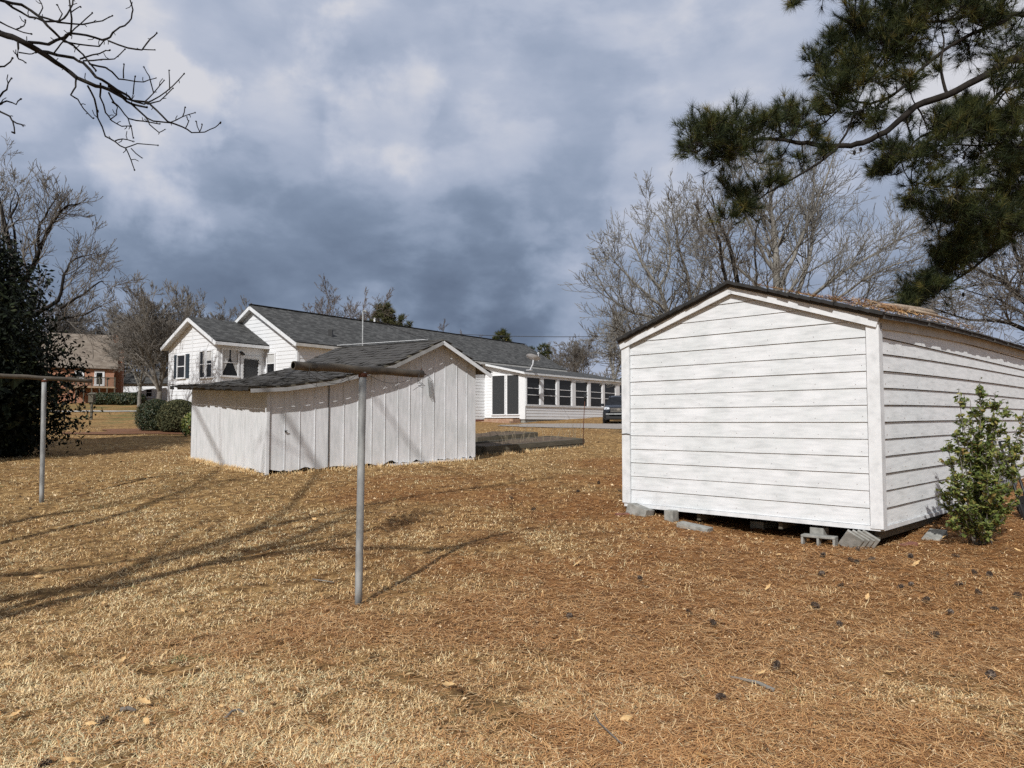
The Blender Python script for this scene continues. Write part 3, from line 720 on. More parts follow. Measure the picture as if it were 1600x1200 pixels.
def main_house():
    root = thing('white_house', 'long white siding house with two front gables, dark shingle roof and window-lined porch', 'house', (HO[0], HO[1], HB))
    ez, rz, hw, LEN = 5.57, 7.78, 3.97, 24.6
    # main gable wall (facing the garden) and right wall
    O = HO + E1 * .3 + E2 * .3
    w = MB(); lap(w, O, E2, NF, 2 * hw - .6, HB, [(0, ez + .05), (hw - .3, rz - .12), (2 * hw - .6, ez + .05)], .2, .016); w.build('gable_wall', M['vinyl'], root)
    w = MB(); lap(w, O, E1, NR, LEN - .6, HB, [(0, ez - .1), (LEN - .6, ez - .1)], .2, .016); w.build('side_wall', M['vinyl'], root)
    mb = MB(); mb.quad(hp(.3, 2 * hw - .3, HB - .5), hp(LEN - .3, 2 * hw - .3, HB - .5), hp(LEN - .3, 2 * hw - .3, ez), hp(.3, 2 * hw - .3, ez))
    mb.quad(hp(LEN - .3, .3, HB - .5), hp(LEN - .3, 2 * hw - .3, HB - .5), hp(LEN - .3, 2 * hw - .3, ez), hp(LEN - .3, hw, rz - .1), hp(LEN - .3, .3, ez)); mb.build('rear_wall', M['vinyl'], root)
    slab([hp(0, -.02, ez), hp(LEN, -.02, ez), hp(LEN, hw, rz), hp(0, hw, rz)], .09, 'roof', M['shingle_house'], root)
    slab([hp(0, 2 * hw, ez), hp(LEN, 2 * hw, ez), hp(LEN, hw, rz), hp(0, hw, rz)], .09, 'roof', M['shingle_house'], root)
    mb = MB(); bar(mb, hp(-.02, hw, rz + .02), hp(LEN + .02, hw, rz + .02), .22, .03); mb.build('ridge_cap', M['dark'], root)
    def rake(a, bs, zs, nm='rake_board'):
        mb = MB(); bar(mb, hp(a, bs[0], zs[0]), hp(a, bs[1], zs[1]), .03, .17); mb.build(nm, M['trim_white'], root)
        mb = MB(); p, q = hp(a + .16, bs[0], zs[0] - .03), hp(a + .16, bs[1], zs[1] - .03); bar(mb, p, q, .28, .02); mb.build('rake_soffit', M['soffit'], root)
    rake(-.02, (-.02, hw), (ez - .17, rz - .17)); rake(-.02, (2 * hw, hw), (ez - .17, rz - .17))
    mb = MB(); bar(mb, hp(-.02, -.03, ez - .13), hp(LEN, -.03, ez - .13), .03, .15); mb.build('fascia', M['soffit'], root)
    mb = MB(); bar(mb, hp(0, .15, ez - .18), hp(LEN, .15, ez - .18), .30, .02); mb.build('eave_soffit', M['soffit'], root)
    mb = MB(); plate(mb, O, E2, NF, -.02, .11, HB, ez - .1, .0, .03); mb.build('corner_board', M['trim_white'], root); mb = MB(); plate(mb, O, E1, NR, -.025, .1, HB, ez - .15, .0, .03); mb.build('corner_board', M['trim_white'], root)
    window(root, O, E2, NF, 1.72, 2.47, 4.08, 5.16, 'double', .06, curtain=[(.1, .9, .5, .95)])
    # foundation
    mb = MB()
    for (p, q) in (((.35, .35), (LEN - .35, .35)), ((.35, .35), (.35, 2 * hw - .35))): bar(mb, hp(*p, HB - .35), hp(*q, HB - .35), .12, .70)
    mb.build('foundation', M['redbrick'], root)
    # front wing
    wo = np.array([-14.3, 35.4]); 
    def wp(a, b, z): p = wo + E1 * a + E2 * b; return np.array((p[0], p[1], z))
    WW = 5.14; wr = 6.96; wl = 3.05
    Ow = wo + E1 * .35 + E2 * .35
    w = MB(); lap(w, Ow, E2, NF, 4.6, HB, [(0, ez - .02), (2.22, wr - .15), (4.6, ez - .05)], .2, .016); w.build('wing_wall', M['vinyl'], root)
    w = MB(); lap(w, Ow, E1, NR, wl, HB, [(0, ez - .12), (wl, ez - .12)], .2, .016); w.build('wing_wall', M['vinyl'], root)
    mb = MB(); Oe = Ow + E2 * 4.6; mb.quad(v3(Oe, HB), v3(Oe + E1 * wl, HB), v3(Oe + E1 * wl, ez), v3(Oe, ez)); mb.build('rear_wall', M['vinyl'], root)
    slab([wp(0, -.0, ez), wp(wl + .1, -.0, ez), wp(wl + .1, 2.57, wr), wp(0, 2.57, wr)], .08, 'roof', M['shingle_house'], root)
    slab([wp(0, WW, ez), wp(wl + .1, WW, ez), wp(wl + .1, 2.57, wr), wp(0, 2.57, wr)], .08, 'roof', M['shingle_house'], root)
    for (b0,) in ((-.01,), (WW + .01,)):
        mb = MB(); bar(mb, wp(-.02, b0, ez - .16), wp(-.02, 2.57, wr - .16), .03, .17); mb.build('rake_board', M['trim_white'], root)
        mb = MB(); bar(mb, wp(.17, b0, ez - .19), wp(.17, 2.57, wr - .19), .34, .02); mb.build('rake_soffit', M['soffit'], root)
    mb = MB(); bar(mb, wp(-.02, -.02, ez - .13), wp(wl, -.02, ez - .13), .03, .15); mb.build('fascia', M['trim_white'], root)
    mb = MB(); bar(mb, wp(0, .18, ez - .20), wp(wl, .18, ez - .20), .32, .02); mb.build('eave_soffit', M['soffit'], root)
    mb = MB(); plate(mb, Ow, E2, NF, -.02, .13, HB, ez - .1, .0, .035); mb.build('corner_board', M['trim_white'], root); mb = MB(); plate(mb, Ow, E1, NR, -.03, .12, HB, ez - .15, .0, .035); mb.build('corner_board', M['trim_white'], root); mb = MB(); plate(mb, Ow, E2, NF, 4.5, 4.62, HB, ez - .1, .0, .035); mb.build('corner_board', M['trim_white'], root)
    mb = MB(); plate(mb, Ow, E2, NF, 2.31, 2.38, HB, 6.55, .0, .03); mb.build('seam_trim', M['vinyl'], root)
    cur = [(.08, .46, lambda x: .1 + .55 * x, .97), (.54, .92, lambda x: .65 - .55 * x, .97)]
    window(root, Ow, E2, NF, .42, .98, 3.80, 5.18, 'double', .05, curtain=[(.1, .9, .62, .96)])
    window(root, Ow, E2, NF, 1.04, 1.60, 3.80, 5.18, 'double', .05, curtain=[(.1, .5, .2, .96)])
    window(root, Ow, E2, NF, 2.90, 3.72, 3.86, 5.10, 'double', .06)
    for (a, b) in ((2.60, 2.88), (3.76, 4.04)):
        mb = MB(); plate(mb, Ow, E2, NF, a, b, 3.86, 5.1, .0, .05)
        for k in range(16): z = 3.92 + k * .072; plate(mb, Ow, E2, NF, a + .04, b - .04, z, z + .03, .05, .058)
        mb.build('shutter', M['shutter'], root)
    window(root, Ow, E1, NR, .13, 1.10, 3.86, 5.26, 'double', .07, curtain=cur)
    # scalloped porch opening on the wing's side
    mb = MB(); plate(mb, Ow, E1, NR, 1.34, 2.24, HB, 4.84, -.02, .022); op = mb.build('porch_opening', M['screen'], root)
    mb = MB()
    plate(mb, Ow, E1, NR, 1.22, 1.34, HB, 4.98, 0, .07); plate(mb, Ow, E1, NR, 2.24, 2.36, HB, 4.98, 0, .07); plate(mb, Ow, E1, NR, 1.34, 2.24, 4.84, 4.98, 0, .07)
    for k in range(8):
        for (u, z) in ((1.39 + k * .112, 4.83),): plate(mb, Ow, E1, NR, u - .035, u + .035, z - .04, z + .02, .03, .06)
    for k in range(14):
        for u in (1.345, 2.235): plate(mb, Ow, E1, NR, u - .03, u + .03, 4.7 - k * .16 - .045, 4.7 - k * .16 + .045, .03, .06)
    mb.build('scalloped_trim', M['trim_white'], op)
    mb = MB(); q = Ow + E1 * 1.2 + NR * .12; mb.tube([v3(Ow + E1 * 1.2, 5.12), v3(q, 5.12)], [.05, .04], 8); mb.tube([v3(q, 5.12), v3(q + NR * .12, 5.0)], [.04, .07], 8); mb.tube([v3(q, 5.12), v3(q + E1 * .14, 5.0)], [.04, .07], 8); mb.build('floodlight', M['blackplastic'], root)
    # roof furniture
    def onroof(a, b): return hp(a, b, ez + (rz - ez) * b / hw)
    x, y, z = at(541, 517, 38.7); 
    a_ = 3.6; p = onroof(3.05, 1.15); mb = MB(); mb.box(p + (0, 0, .14), (.11, 0, 0), (0, .11, 0), (0, 0, .2)); mb.build('roof_vent', M['blackplastic'], root)
    p = hp(9.3, hw + .6, rz - .2); mb = MB(); mb.tube([p, p + (0, 0, .6)], [.06, .06], 8); mb.build('vent_pipe', M['pipe_white'], root, True)
    # service mast
    x, y, z0 = at(566, 545, 39.2); x, y, z1 = at(567, 487, 39.2)
    mb = MB(); mb.tube([(x, y, 3.0), (x, y, z1)], [.035, .035], 8); mb.tube([(x, y, z1), (x + .12, y, z1 + .05), (x + .2, y - .05, z1 - .04)], [.07, .07, .05], 8); mast = mb.build('service_mast', M['galv'], root, True)
    # porch addition
    A0_ = 14.82; PW = 3.14; pz1, pz0 = 5.43, 4.76; PL = 13.4
    def pp(a, p, z): q = HO + E1 * (A0_ + a) - E2 * p; return np.array((q[0], q[1], z))
    slab([pp(-.05, PW, pz0), pp(PL, PW, pz0), pp(PL, -.5, pz1 + .1), pp(-.05, -.5, pz1 + .1)], .07, 'porch_roof', M['shingle_house'], root)
    Od = HO + E1 * (A0_ + .25); d_ = NR
    w = MB(); lap(w, Od - NR * .3 , NR, NF, 3.3, HB + .1, [(0, 5.5), (3.3, 4.68)], .19, .016); w.build('porch_wall', M['vinyl'], root)
    for (a, b, nm) in ((.34, 1.45, 0), (1.55, 2.58, 1)):
        window(root, Od, NR, NF, a, b, 2.08, 4.66, 'none', .055, 'screen', off=.03, name='screen_door' if nm else 'door_panel')
    for k in range(16):
        pass
    mb = MB(); plate(mb, Od, NR, NF, 2.58, 3.02, HB, 4.7, .0, .06); mb.build('corner_post', M['vinyl'], root)
    mb = MB(); bar(mb, pp(-.07, 0, pz1 - .08), pp(-.07, PW, pz0 - .07), .03, .13); mb.build('rake_board', M['trim_white'], root)
    mb = MB(); bar(mb, pp(.1, 0, pz1 - .14), pp(.1, PW, pz0 - .14), .32, .02); mb.build('rake_soffit', M['soffit'], root)
    Op = HO + E1 * (A0_ + .25) + NR * (PW - .16)
    w = MB(); lap(w, Op, E1, NR, PL - .4, HB, [(0, 2.62), (PL - .4, 2.62)], .19, .018); w.build('porch_wall', M['vinyl'], root)
    mb = MB(); plate(mb, Op, E1, NR, -.02, PL - .4, 2.62, 2.70, .0, .07); plate(mb, Op, E1, NR, -.02, PL - .4, 4.5, 4.72, .0, .05); mb.build('window_band', M['vinyl'], root)
    spans = [(822, 843), (848, 868.5), (872.5, 892.5), (898, 917.5), (921.5, 940), (943.5, 961)]; prev = 0
    for (xa, xb) in spans:
        ua, ub = solve(xa, Op, E1), solve(xb, Op, E1)
        mb = MB(); plate(mb, Op, E1, NR, prev, ua, 2.70, 4.5, .0, .075); mb.build('window_post', M['vinyl'], root); prev = ub
        window(root, Op, E1, NR, ua, ub, 2.70, 4.5, 'triple', .055, 'glass', off=-.0)
    mb = MB(); plate(mb, Op, E1, NR, prev, prev + .55, 2.70, 4.5, .0, .075); mb.build('window_post', M['vinyl'], root)
    ua = prev + .6; 
    for k in range(3):
        window(root, Op, E1, NR, ua, ua + .9, 2.70, 4.5, 'triple', .055, 'glass', off=0); mb = MB(); plate(mb, Op, E1, NR, ua + .9, ua + 1.1, 2.7, 4.5, 0, .075); mb.build('window_post', M['vinyl'], root); ua += 1.1
    mb = MB(); bar(mb, pp(-.05, PW + .01, pz0 - .08), pp(PL, PW + .01, pz0 - .08), .03, .12); mb.build('fascia', M['trim_white'], root)
    mb = MB(); bar(mb, pp(0, PW - .1, pz0 - .13), pp(PL, PW - .1, pz0 - .13), .2, .02); mb.build('eave_soffit', M['soffit'], root)
    mb = MB(); bar(mb, v3(Op + E1 * .05 - NR * .1, HB - .2), v3(Op + E1 * (PL - .5) - NR * .1, HB - .2), .14, .4); bar(mb, v3(Od + E1 * .1, HB - .2), v3(Od + NR * 2.9 + E1 * .1, HB - .2), .14, .4); mb.build('foundation', M['block'], root)
    mb = MB(); c = Od + NR * 1.5 + NF * .45; mb.box(v3(c, HB - .12), v3(NR * 1.15, 0), v3(NF * .4, 0), (0, 0, .16)); c = Od + NR * 1.5 + NF * 1.0; mb.box(v3(c, HB - .27), v3(NR * 1.15, 0), v3(NF * .2, 0), (0, 0, .14)); mb.build('brick_steps', M['step_brick'], root)
    mb = MB(); mb.tube([v3(Op + NR * .14 + E1 * (.2 + 2.2 * u_), 4.55 - .42 * 4 * u_ * (1 - u_) * .4) for u_ in np.linspace(2.0, 3.4, 9) * .5], [.012] * 9, 4)
    ca = solve(895, Op, E1); cb = solve(920, Op, E1)
    mb = MB(); mb.tube([v3(Op + NR * .12 + E1 * (ca + (cb - ca) * u_), 4.42 + .2 * u_ - .5 * u_ * (1 - u_)) for u_ in np.linspace(-.6, 1.0, 11)], [.012] * 11, 4); mb.build('slack_cable', M['pipe_white'], root, True)
    # satellite dish
    x, y, z = at(827, 578, 45.6)
    dr = thing('satellite_dish', 'pale satellite dish on a bent arm at the porch roof corner', 'satellite dish', (x, y, z))
    mb = MB(); mb.tube([(x - .0, y, z - .05), (x + .05, y, z), (x + .22, y, z + .35), (x + .25, y, z + .62)], [.05, .045, .045, .045], 8); mb.box((x, y, z - .02), (.2, 0, 0), (0, .15, 0), (0, 0, .025)); mb.build('mast', M['dish'], dr, True)
    cpt = np.array((x + .2, y, z + .66)); nrm = np.array((.25, .35, .90)); nrm /= np.linalg.norm(nrm); u_ = np.cross(nrm, (0, 1, 0)); u_ /= np.linalg.norm(u_); w_ = np.cross(nrm, u_)
    V = [cpt]; rings = 5; K = 24
    for r_ in range(1, rings + 1):
        for k in range(K): a = 2 * PI * k / K; rr_ = .46 * r_ / rings; V.append(cpt + u_ * math.cos(a) * rr_ * 1.0 + w_ * math.sin(a) * rr_ * .9 + nrm * .16 * (r_ / rings) ** 2)
    mb = MB(); mb.add(V, [np.array([[0, 1 + k, 1 + (k + 1) % K] for k in range(K)]), np.array([[1 + (r_) * K + k, 1 + (r_ + 1) * K + k, 1 + (r_ + 1) * K + (k + 1) % K, 1 + r_ * K + (k + 1) % K] for r_ in range(rings - 1) for k in range(K)])])
    mb.build('dish', M['dish'], dr, True)
    mb = MB(); mb.tube([cpt + u_ * -.4 - nrm * .02, cpt + u_ * -.25 + nrm * .5], [.02, .02], 6); mb.box(cpt + u_ * -.25 + nrm * .5, u_ * .06, w_ * .05, nrm * .05); mb.build('feed_arm', M['dish'], dr, True)
    return mast
main_house()
# overhead wires
def wire(name, label, a, b, sag, r=.012):
    a, b = np.array(a), np.array(b); pts = [a + (b - a) * u - np.array((0, 0, sag * 4 * u * (1 - u))) for u in np.linspace(0, 1, 24)]
    mb = MB(); mb.tube(pts, [r] * 24, 4); o = mb.build(name, M['wire'], None, True); tag(o, label, 'cable')
wire('power_line', 'dark sagging overhead line in the sky above the porch roof', at(700, 521, 52), at(1330, 508, 30), .35, .018)
wire('service_cable', 'thin cable running from the roof mast along the white house', at(568, 490, 39.2), at(830, 548, 60), .9, .016)

# ================================================================ far brick house, garage, post
def brick_house():
    D = 78.0
    def q(px, py, Y=D): return np.array(at(px, py, Y))
    xl = q(60, 600)[0]; xr = q(178, 600)[0]; zb = g(xr, D) - .3; ze = q(150, 572)[2]; zr = q(150, 521, D + 5)[2]
    root = thing('brick_house', 'small red brick house with tan roof and brick chimney, far behind the lawn', 'house', (xl, D, zb))
    d = np.array([.905, .425]); d /= np.linalg.norm(d); n = np.array([d[1], -d[0]]); b = -n
    O = np.array([xl, D]); L = solve(178, O, d); ux = lambda px: solve(px, O, d)
    mb = MB(); P = lambda u, v, z: v3(O + d * u + b * v, z)
    mb.quad(P(0, 0, zb), P(L, 0, zb), P(L, 0, ze), P(0, 0, ze)); o = mb.build('wall', M['brick'], root); set_uv(o, lambda c: (c[:, 0], c[:, 2]))
    mb = MB(); mb.quad(P(L, 0, zb), P(L, 9, zb), P(L, 9, ze), P(L, 4.5, zr), P(L, 0, ze)); mb.quad(P(0, 0, zb), P(0, 9, zb), P(0, 9, ze), P(0, 4.5, zr), P(0, 0, ze)); mb.quad(P(0, 9, zb), P(L, 9, zb), P(L, 9, ze), P(0, 9, ze))
    o = mb.build('wall', M['brick'], root); set_uv(o, lambda c: (c[:, 1], c[:, 2]))
    slab([P(-.3, -.4, ze - .1), P(L + .35, -.4, ze - .1), P(L + .1, 4.5, zr), P(-.3, 4.5, zr)], .12, 'roof', M['shingle_brown'], root)
    slab([P(-.3, 9.4, ze - .1), P(L + .35, 9.4, ze - .1), P(L + .1, 4.5, zr), P(-.3, 4.5, zr)], .12, 'roof', M['shingle_brown'], root)
    cx = q(172, 560)[0] - xl + .4; zt = q(170, 519, D + 3)[2]
    mb = MB(); mb.box(P(L + .25, 3.2, (zb + zt) / 2), v3(d * .5, 0), v3(b * .8, 0), (0, 0, (zt - zb) / 2)); mb.box(P(L + .25, 3.2, zt - .3), v3(d * .6, 0), v3(b * .9, 0), (0, 0, .12))
    mb.box(P(L + .25, 2.9, (zb + ze + 1.5) / 2), v3(d * .44, 0), v3(b * 1.6, 0), (0, 0, (ze + 1.2 - zb) / 2)); o = mb.build('chimney', M['brick'], root); set_uv(o, lambda c: (c[:, 0] + c[:, 1], c[:, 2]))
    for (xa, xb, ya, yb) in ((116, 131, 577, 590), (147, 163, 577, 601)):
        ua = ux(xa); ub = ux(xb); window(root, O, d, n, ua, ub, q(150, yb)[2], q(150, ya)[2], 'double', .2, off=.02)
    # wooden deck and stair
    dk = q(133, 604)[2]; ua, ub = ux(112), ux(182)
    mb = MB(); plate(mb, O, d, n, ua, ub, dk - .15, dk, .05, 3.0); fl = mb.build('deck', simple('pale deck wood', (.42, .30, .19), (.30, .22, .15), s=3), root)
    mb = MB()
    for k in range(7): u = ua + (ub - ua) * k / 6; plate(mb, O, d, n, u - .06, u + .06, zb, dk + 1.0, 2.85, 2.97)
    plate(mb, O, d, n, ua, ub, dk + .9, dk + 1.0, 2.84, 2.98)
    for k in range(40): u = ua + (ub - ua) * k / 40; plate(mb, O, d, n, u - .02, u + .02, dk, dk + .9, 2.88, 2.93)
    mb.build('railing', M['timber'], root)
    mb = MB(); A_ = O + n * 2.9 + d * (ua + .5); B_ = O + n * 4.9 + d * (ua - 1.6)
    for sft in (0, 1.1):
        bar(mb, v3(A_ + n * sft, dk - .05), v3(B_ + n * sft, zb + .5), .08, .3); bar(mb, v3(A_ + n * sft, dk + .85), v3(B_ + n * sft, zb + 1.2), .08, .12)
    mb.build('stair_rail', simple('yellow new wood', (.55, .40, .22), (.45, .32, .18), s=3), root)
    # white outbuilding
    D2 = 92.0; xa, xb = at(188, 600, D2)[0], at(262, 600, D2)[0]; zb = g(xa, D2); r2 = thing('garage', 'low white outbuilding glimpsed between tree trunks left of the white house', 'garage', (xa, D2, zb))
    z1 = at(200, 599, D2)[2]; z2 = at(200, 585, D2)[2]
    mb = MB(); mb.box(((xa + xb) / 2, D2 + 3, (zb + z1) / 2), ((xb - xa) / 2, 0, 0), (0, 3, 0), (0, 0, (z1 - zb) / 2)); mb.build('wall', M['vinyl'], r2)
    slab([(xa - .3, D2 - .4, z1), (xb + .3, D2 - .4, z1), (xb + .3, D2 + 3, z2 + .6), (xa - .3, D2 + 3, z2 + .6)], .1, 'roof', M['shingle_house'], r2)
    window(r2, (xa, D2), (1, 0), (0, -1), at(226, 600, D2)[0] - xa, at(241, 600, D2)[0] - xa, zb + .4, z1 - .5, 'double', .25)
brick_house()
px_, py_, _ = at(143, 645, 50.0); zz = g(px_, 50)
root = thing('birdhouse_post', 'thin dark wooden post with a small box top standing on the far lawn', 'post', (px_, 50, zz))
mb = MB(); mb.box((px_, 50, zz + .85), (.06, 0, 0), (0, .06, 0), (0, 0, .95)); mb.build('post', M['timber'], root)
mb = MB(); mb.box((px_, 50, zz + 1.45), (.16, 0, 0), (0, .16, 0), (0, 0, .28)); mb.quad((px_ - .24, 49.78, zz + 1.72), (px_ + .24, 49.78, zz + 1.72), (px_ + .24, 50.2, zz + 1.85), (px_ - .24, 50.2, zz + 1.85)); mb.build('box', M['timber'], root)

# ================================================================ car
def car():
    x0, y0 = 6.25, 43.2; z0 = g(x0, y0) + .02
    root = thing('parked_car', 'dark grey SUV parked nose-out beside the porch', 'car', (x0, y0, z0)); ya = -.19
    fx = np.array([math.cos(ya), math.sin(ya)]); bk = np.array([-math.sin(ya), math.cos(ya)])
    def P(l, b, z): q = np.array([x0, y0]) + fx * l + bk * b; return (q[0], q[1], z0 + z)
    # body as stations from nose to tail: (b, z_low, z_belt, half width low, half width belt)
    st = [(-.10, .48, .78, .55, .60), (0.0, .30, .92, .82, .80), (.18, .24, 1.02, .92, .88), (.9, .24, 1.10, .95, .90), (1.35, .26, 1.16, .95, .91), (3.6, .26, 1.14, .95, .91), (4.5, .30, 1.12, .93, .90), (4.7, .42, 1.02, .84, .82)]
    V = []; K = 12
    for (b, zl, zh, wl, wh) in st:
        zm = (zl + zh) / 2
        ring = [(-wl * .8, zl), (-wl, zl + .10), (-wl - .01, zm), (-wh, zh - .10), (-wh + .10, zh - .01), (-wh * .45, zh + .03), (wh * .45, zh + .03), (wh - .10, zh - .01), (wh, zh - .10), (wl + .01, zm), (wl, zl + .10), (wl * .8, zl)]
        V += [P(l, b, z) for l, z in ring]
    mb = MB(); n = len(st); mb.add(V, [np.array([[i * K + k, i * K + (k + 1) % K, (i + 1) * K + (k + 1) % K, (i + 1) * K + k] for i in range(n - 1) for k in range(K)])])
    mb.F.setdefault(K, []).append(np.array([list(range(K)), [(n - 1) * K + k for k in range(K)][::-1]])); mb.build('body', M['car'], root, True)
    cb = [(1.25, 1.10, .88), (1.95, 1.62, .66), (2.3, 1.72, .66), (4.1, 1.70, .64), (4.6, 1.10, .84)]
    V = []
    for (b, z, w) in cb: V += [P(-.88 if z > 1.2 else -w, b, 1.10), P(-w, b, z), P(-w * .5, b, z + .03), P(w * .5, b, z + .03), P(w, b, z), P(.88 if z > 1.2 else w, b, 1.10)]
    mb = MB(); mb.add(V, [np.array([[i * 6 + k, i * 6 + k + 1, (i + 1) * 6 + k + 1, (i + 1) * 6 + k] for i in range(1, 4) for k in range(1, 4)])]); mb.build('roof', M['car'], root, True)
    mb = MB(); mb.add(V, [np.array([[i * 6 + k, i * 6 + k + 1, (i + 1) * 6 + k + 1, (i + 1) * 6 + k] for i in range(0, 1) for k in range(0, 5)] + [[i * 6 + k, i * 6 + k + 1, (i + 1) * 6 + k + 1, (i + 1) * 6 + k] for i in range(1, 4) for k in (0, 4)])]); mb.build('windscreen', M['glass'], root)
    for sx_ in (-1, 1):
        for b in (.95, 3.75):
            c = np.array(P(sx_ * .86, b, .34)); w_ = v3(fx, 0)
            mb = MB(); mb.tube([c - w_ * .11, c + w_ * .11], [.36, .36], 24); wh = mb.build('wheel', M['blackplastic'], root)
            mb = MB(); mb.tube([c + w_ * .112 * sx_, c + w_ * .125 * sx_], [.22, .2], 16); mb.build('rim', M['chrome'], wh)
        mb = MB(); V = [P(sx_ * .52, -.075, .86), P(sx_ * .84, .06, .84), P(sx_ * .90, .30, .92), P(sx_ * .82, .22, 1.0), P(sx_ * .55, -.01, .97)]
        mb.quad(*V); mb.quad(*[(a, b - .01, c) for a, b, c in V[::-1]]); mb.add([(a, b - .03, c) for a, b, c in V], [[0, 1, 2, 3, 4]]); mb.build('headlight', M['lamp'], root)
        mb = MB(); mb.box(P(sx_ * 1.02, 1.45, 1.15), v3(fx * .10, 0), v3(bk * .06, 0), (0, 0, .08)); mb.build('wing_mirror', M['car'], root)
    mb = MB()
    for z in (.74, .82, .90): mb.box(P(0, -.115, z), v3(fx * .46, 0), v3(bk * .02, 0), (0, 0, .015))
    mb.box(P(0, -.13, .83), v3(fx * .09, 0), v3(bk * .012, 0), (0, 0, .05)); mb.build('grille', M['chrome'], root)
    mb = MB(); mb.box(P(0, -.105, .80), v3(fx * .5, 0), v3(bk * .01, 0), (0, 0, .15)); mb.box(P(0, -.02, .42), v3(fx * .72, 0), v3(bk * .06, 0), (0, 0, .11)); mb.build('bumper_vent', M['blackplastic'], root)
    mb = MB(); mb.box(P(0, -.05, .58), v3(fx * .74, 0), v3(bk * .08, 0), (0, 0, .035)); mb.build('bumper', M['galv'], root)
    mb = MB(); mb.box(P(-.62, 2.9, 1.79), v3(fx * .02, 0), v3(bk * 1.0, 0), (0, 0, .02)); mb.box(P(.62, 2.9, 1.79), v3(fx * .02, 0), v3(bk * 1.0, 0), (0, 0, .02)); mb.build('roof_rails', M['blackplastic'], root)
car()

# ================================================================ folded cart leaning on the white shed
def cart():
    bx, by, _ = at(1603, 820, 9.9); z = g(bx, by)
    root = thing('garden_cart', 'dark folded wheeled cart leaning on the white shed behind the leafy bush', 'cart', (bx, by, z))
    tp = np.array(at(1562, 690, 10.6)); b0 = np.array((bx, by, z)); dv = tp - b0; sd = np.array((.7, .7, 0.))
    mb = MB()
    for s in (-.02, .44): mb.tube([b0 + sd * s, b0 + dv * .5 + sd * s, tp + sd * s], [.022, .018, .018], 8)
    for k in (.2, .5, .8, 1.0): mb.tube([b0 + dv * k + sd * -.02, b0 + dv * k + sd * .44], [.014, .014], 6)
    mb.build('frame', M['blackplastic'], root, True)
    mb = MB(); mb.tube([b0 + (0, 0, -.01), b0 + dv * .17], [.042, .034], 10); mb.build('foot', M['blackplastic'], root, True)
    for k, r_ in ((.45, .13), (.75, .11)):
        c = b0 + dv * k + np.array((-.12, .05, 0)); mb = MB(); mb.tube([c - sd * .1, c + sd * .25, c + sd * .42], [r_ * .8, r_, r_ * .7], 14); mb.build('grey_bag', M['fur'], root, True)
    for s in (.05, .5):
        c = b0 + sd * s + np.array((.15, .12, .16)); w_ = sd * .02; mb = MB(); mb.tube([c - w_, c + w_], [.17, .17], 20); mb.build('wheel', M['blackplastic'], root)
cart()
# ================================================================ vegetation
def nrm(v): v = np.asarray(v, float); return v / (np.linalg.norm(v) + 1e-12)
def grow(out, p, d, L, r, lev, maxlev, RR, kids, ang, up, ratio, wob, rmin):
    n = max(3, min(7, int(L / .45) + 2)); st = L / n; pts = [p]; rad = [r]; ds = [d]
    px, py, pz = p; dx, dy, dz = d
    for i in range(n):
        dx += RR.gauss(0, wob); dy += RR.gauss(0, wob); dz += RR.gauss(0, wob) + up
        q = 1 / math.sqrt(dx * dx + dy * dy + dz * dz); dx *= q; dy *= q; dz *= q
        px += dx * st; py += dy * st; pz += dz * st
        pts.append((px, py, pz)); rad.append(max(rmin, r * (1 - .78 * (i + 1) / n))); ds.append((dx, dy, dz))
    out.append((lev, pts, rad))
    if lev < maxlev:
        kn = kids[min(lev, len(kids) - 1)]; kn = max(1, int(round(kn * RR.uniform(.75, 1.25))))
        for k in range(kn):
            f = RR.uniform(.18, 1.0) if k else 1.0; i = min(n, max(1, int(round(f * n))))
            child(out, pts[i], ds[i], L * ratio * RR.uniform(.7, 1.15) * (1.15 - .45 * f), rad[i] * RR.uniform(.6, .8) if k else rad[i], lev, maxlev, RR, kids, ang * (1 if k else .4), up, ratio, wob, rmin)
def child(out, p, d, L, r, lev, maxlev, RR, kids, ang, up, ratio, wob, rmin):
    a = ang * RR.uniform(.6, 1.3); v = np.array((RR.gauss(0, 1), RR.gauss(0, 1), RR.gauss(0, 1) + .25)); d_ = np.array(d)
    v -= d_ * v.dot(d_); v /= np.linalg.norm(v) + 1e-9; nd = d_ * math.cos(a) + v * math.sin(a)
    grow(out, p, tuple(nd), L, max(r, rmin), lev + 1, maxlev, RR, kids, ang, up, ratio, wob, rmin)
def finish(out, root, mt, mtw, split):
    big = [(p, r) for l, p, r in out if l <= split]; sm = [(p, r) for l, p, r in out if l > split]
    poly_mesh('trunk', big, 6, mt, root)
    if sm: poly_mesh('crown', sm, 3, mtw, root)
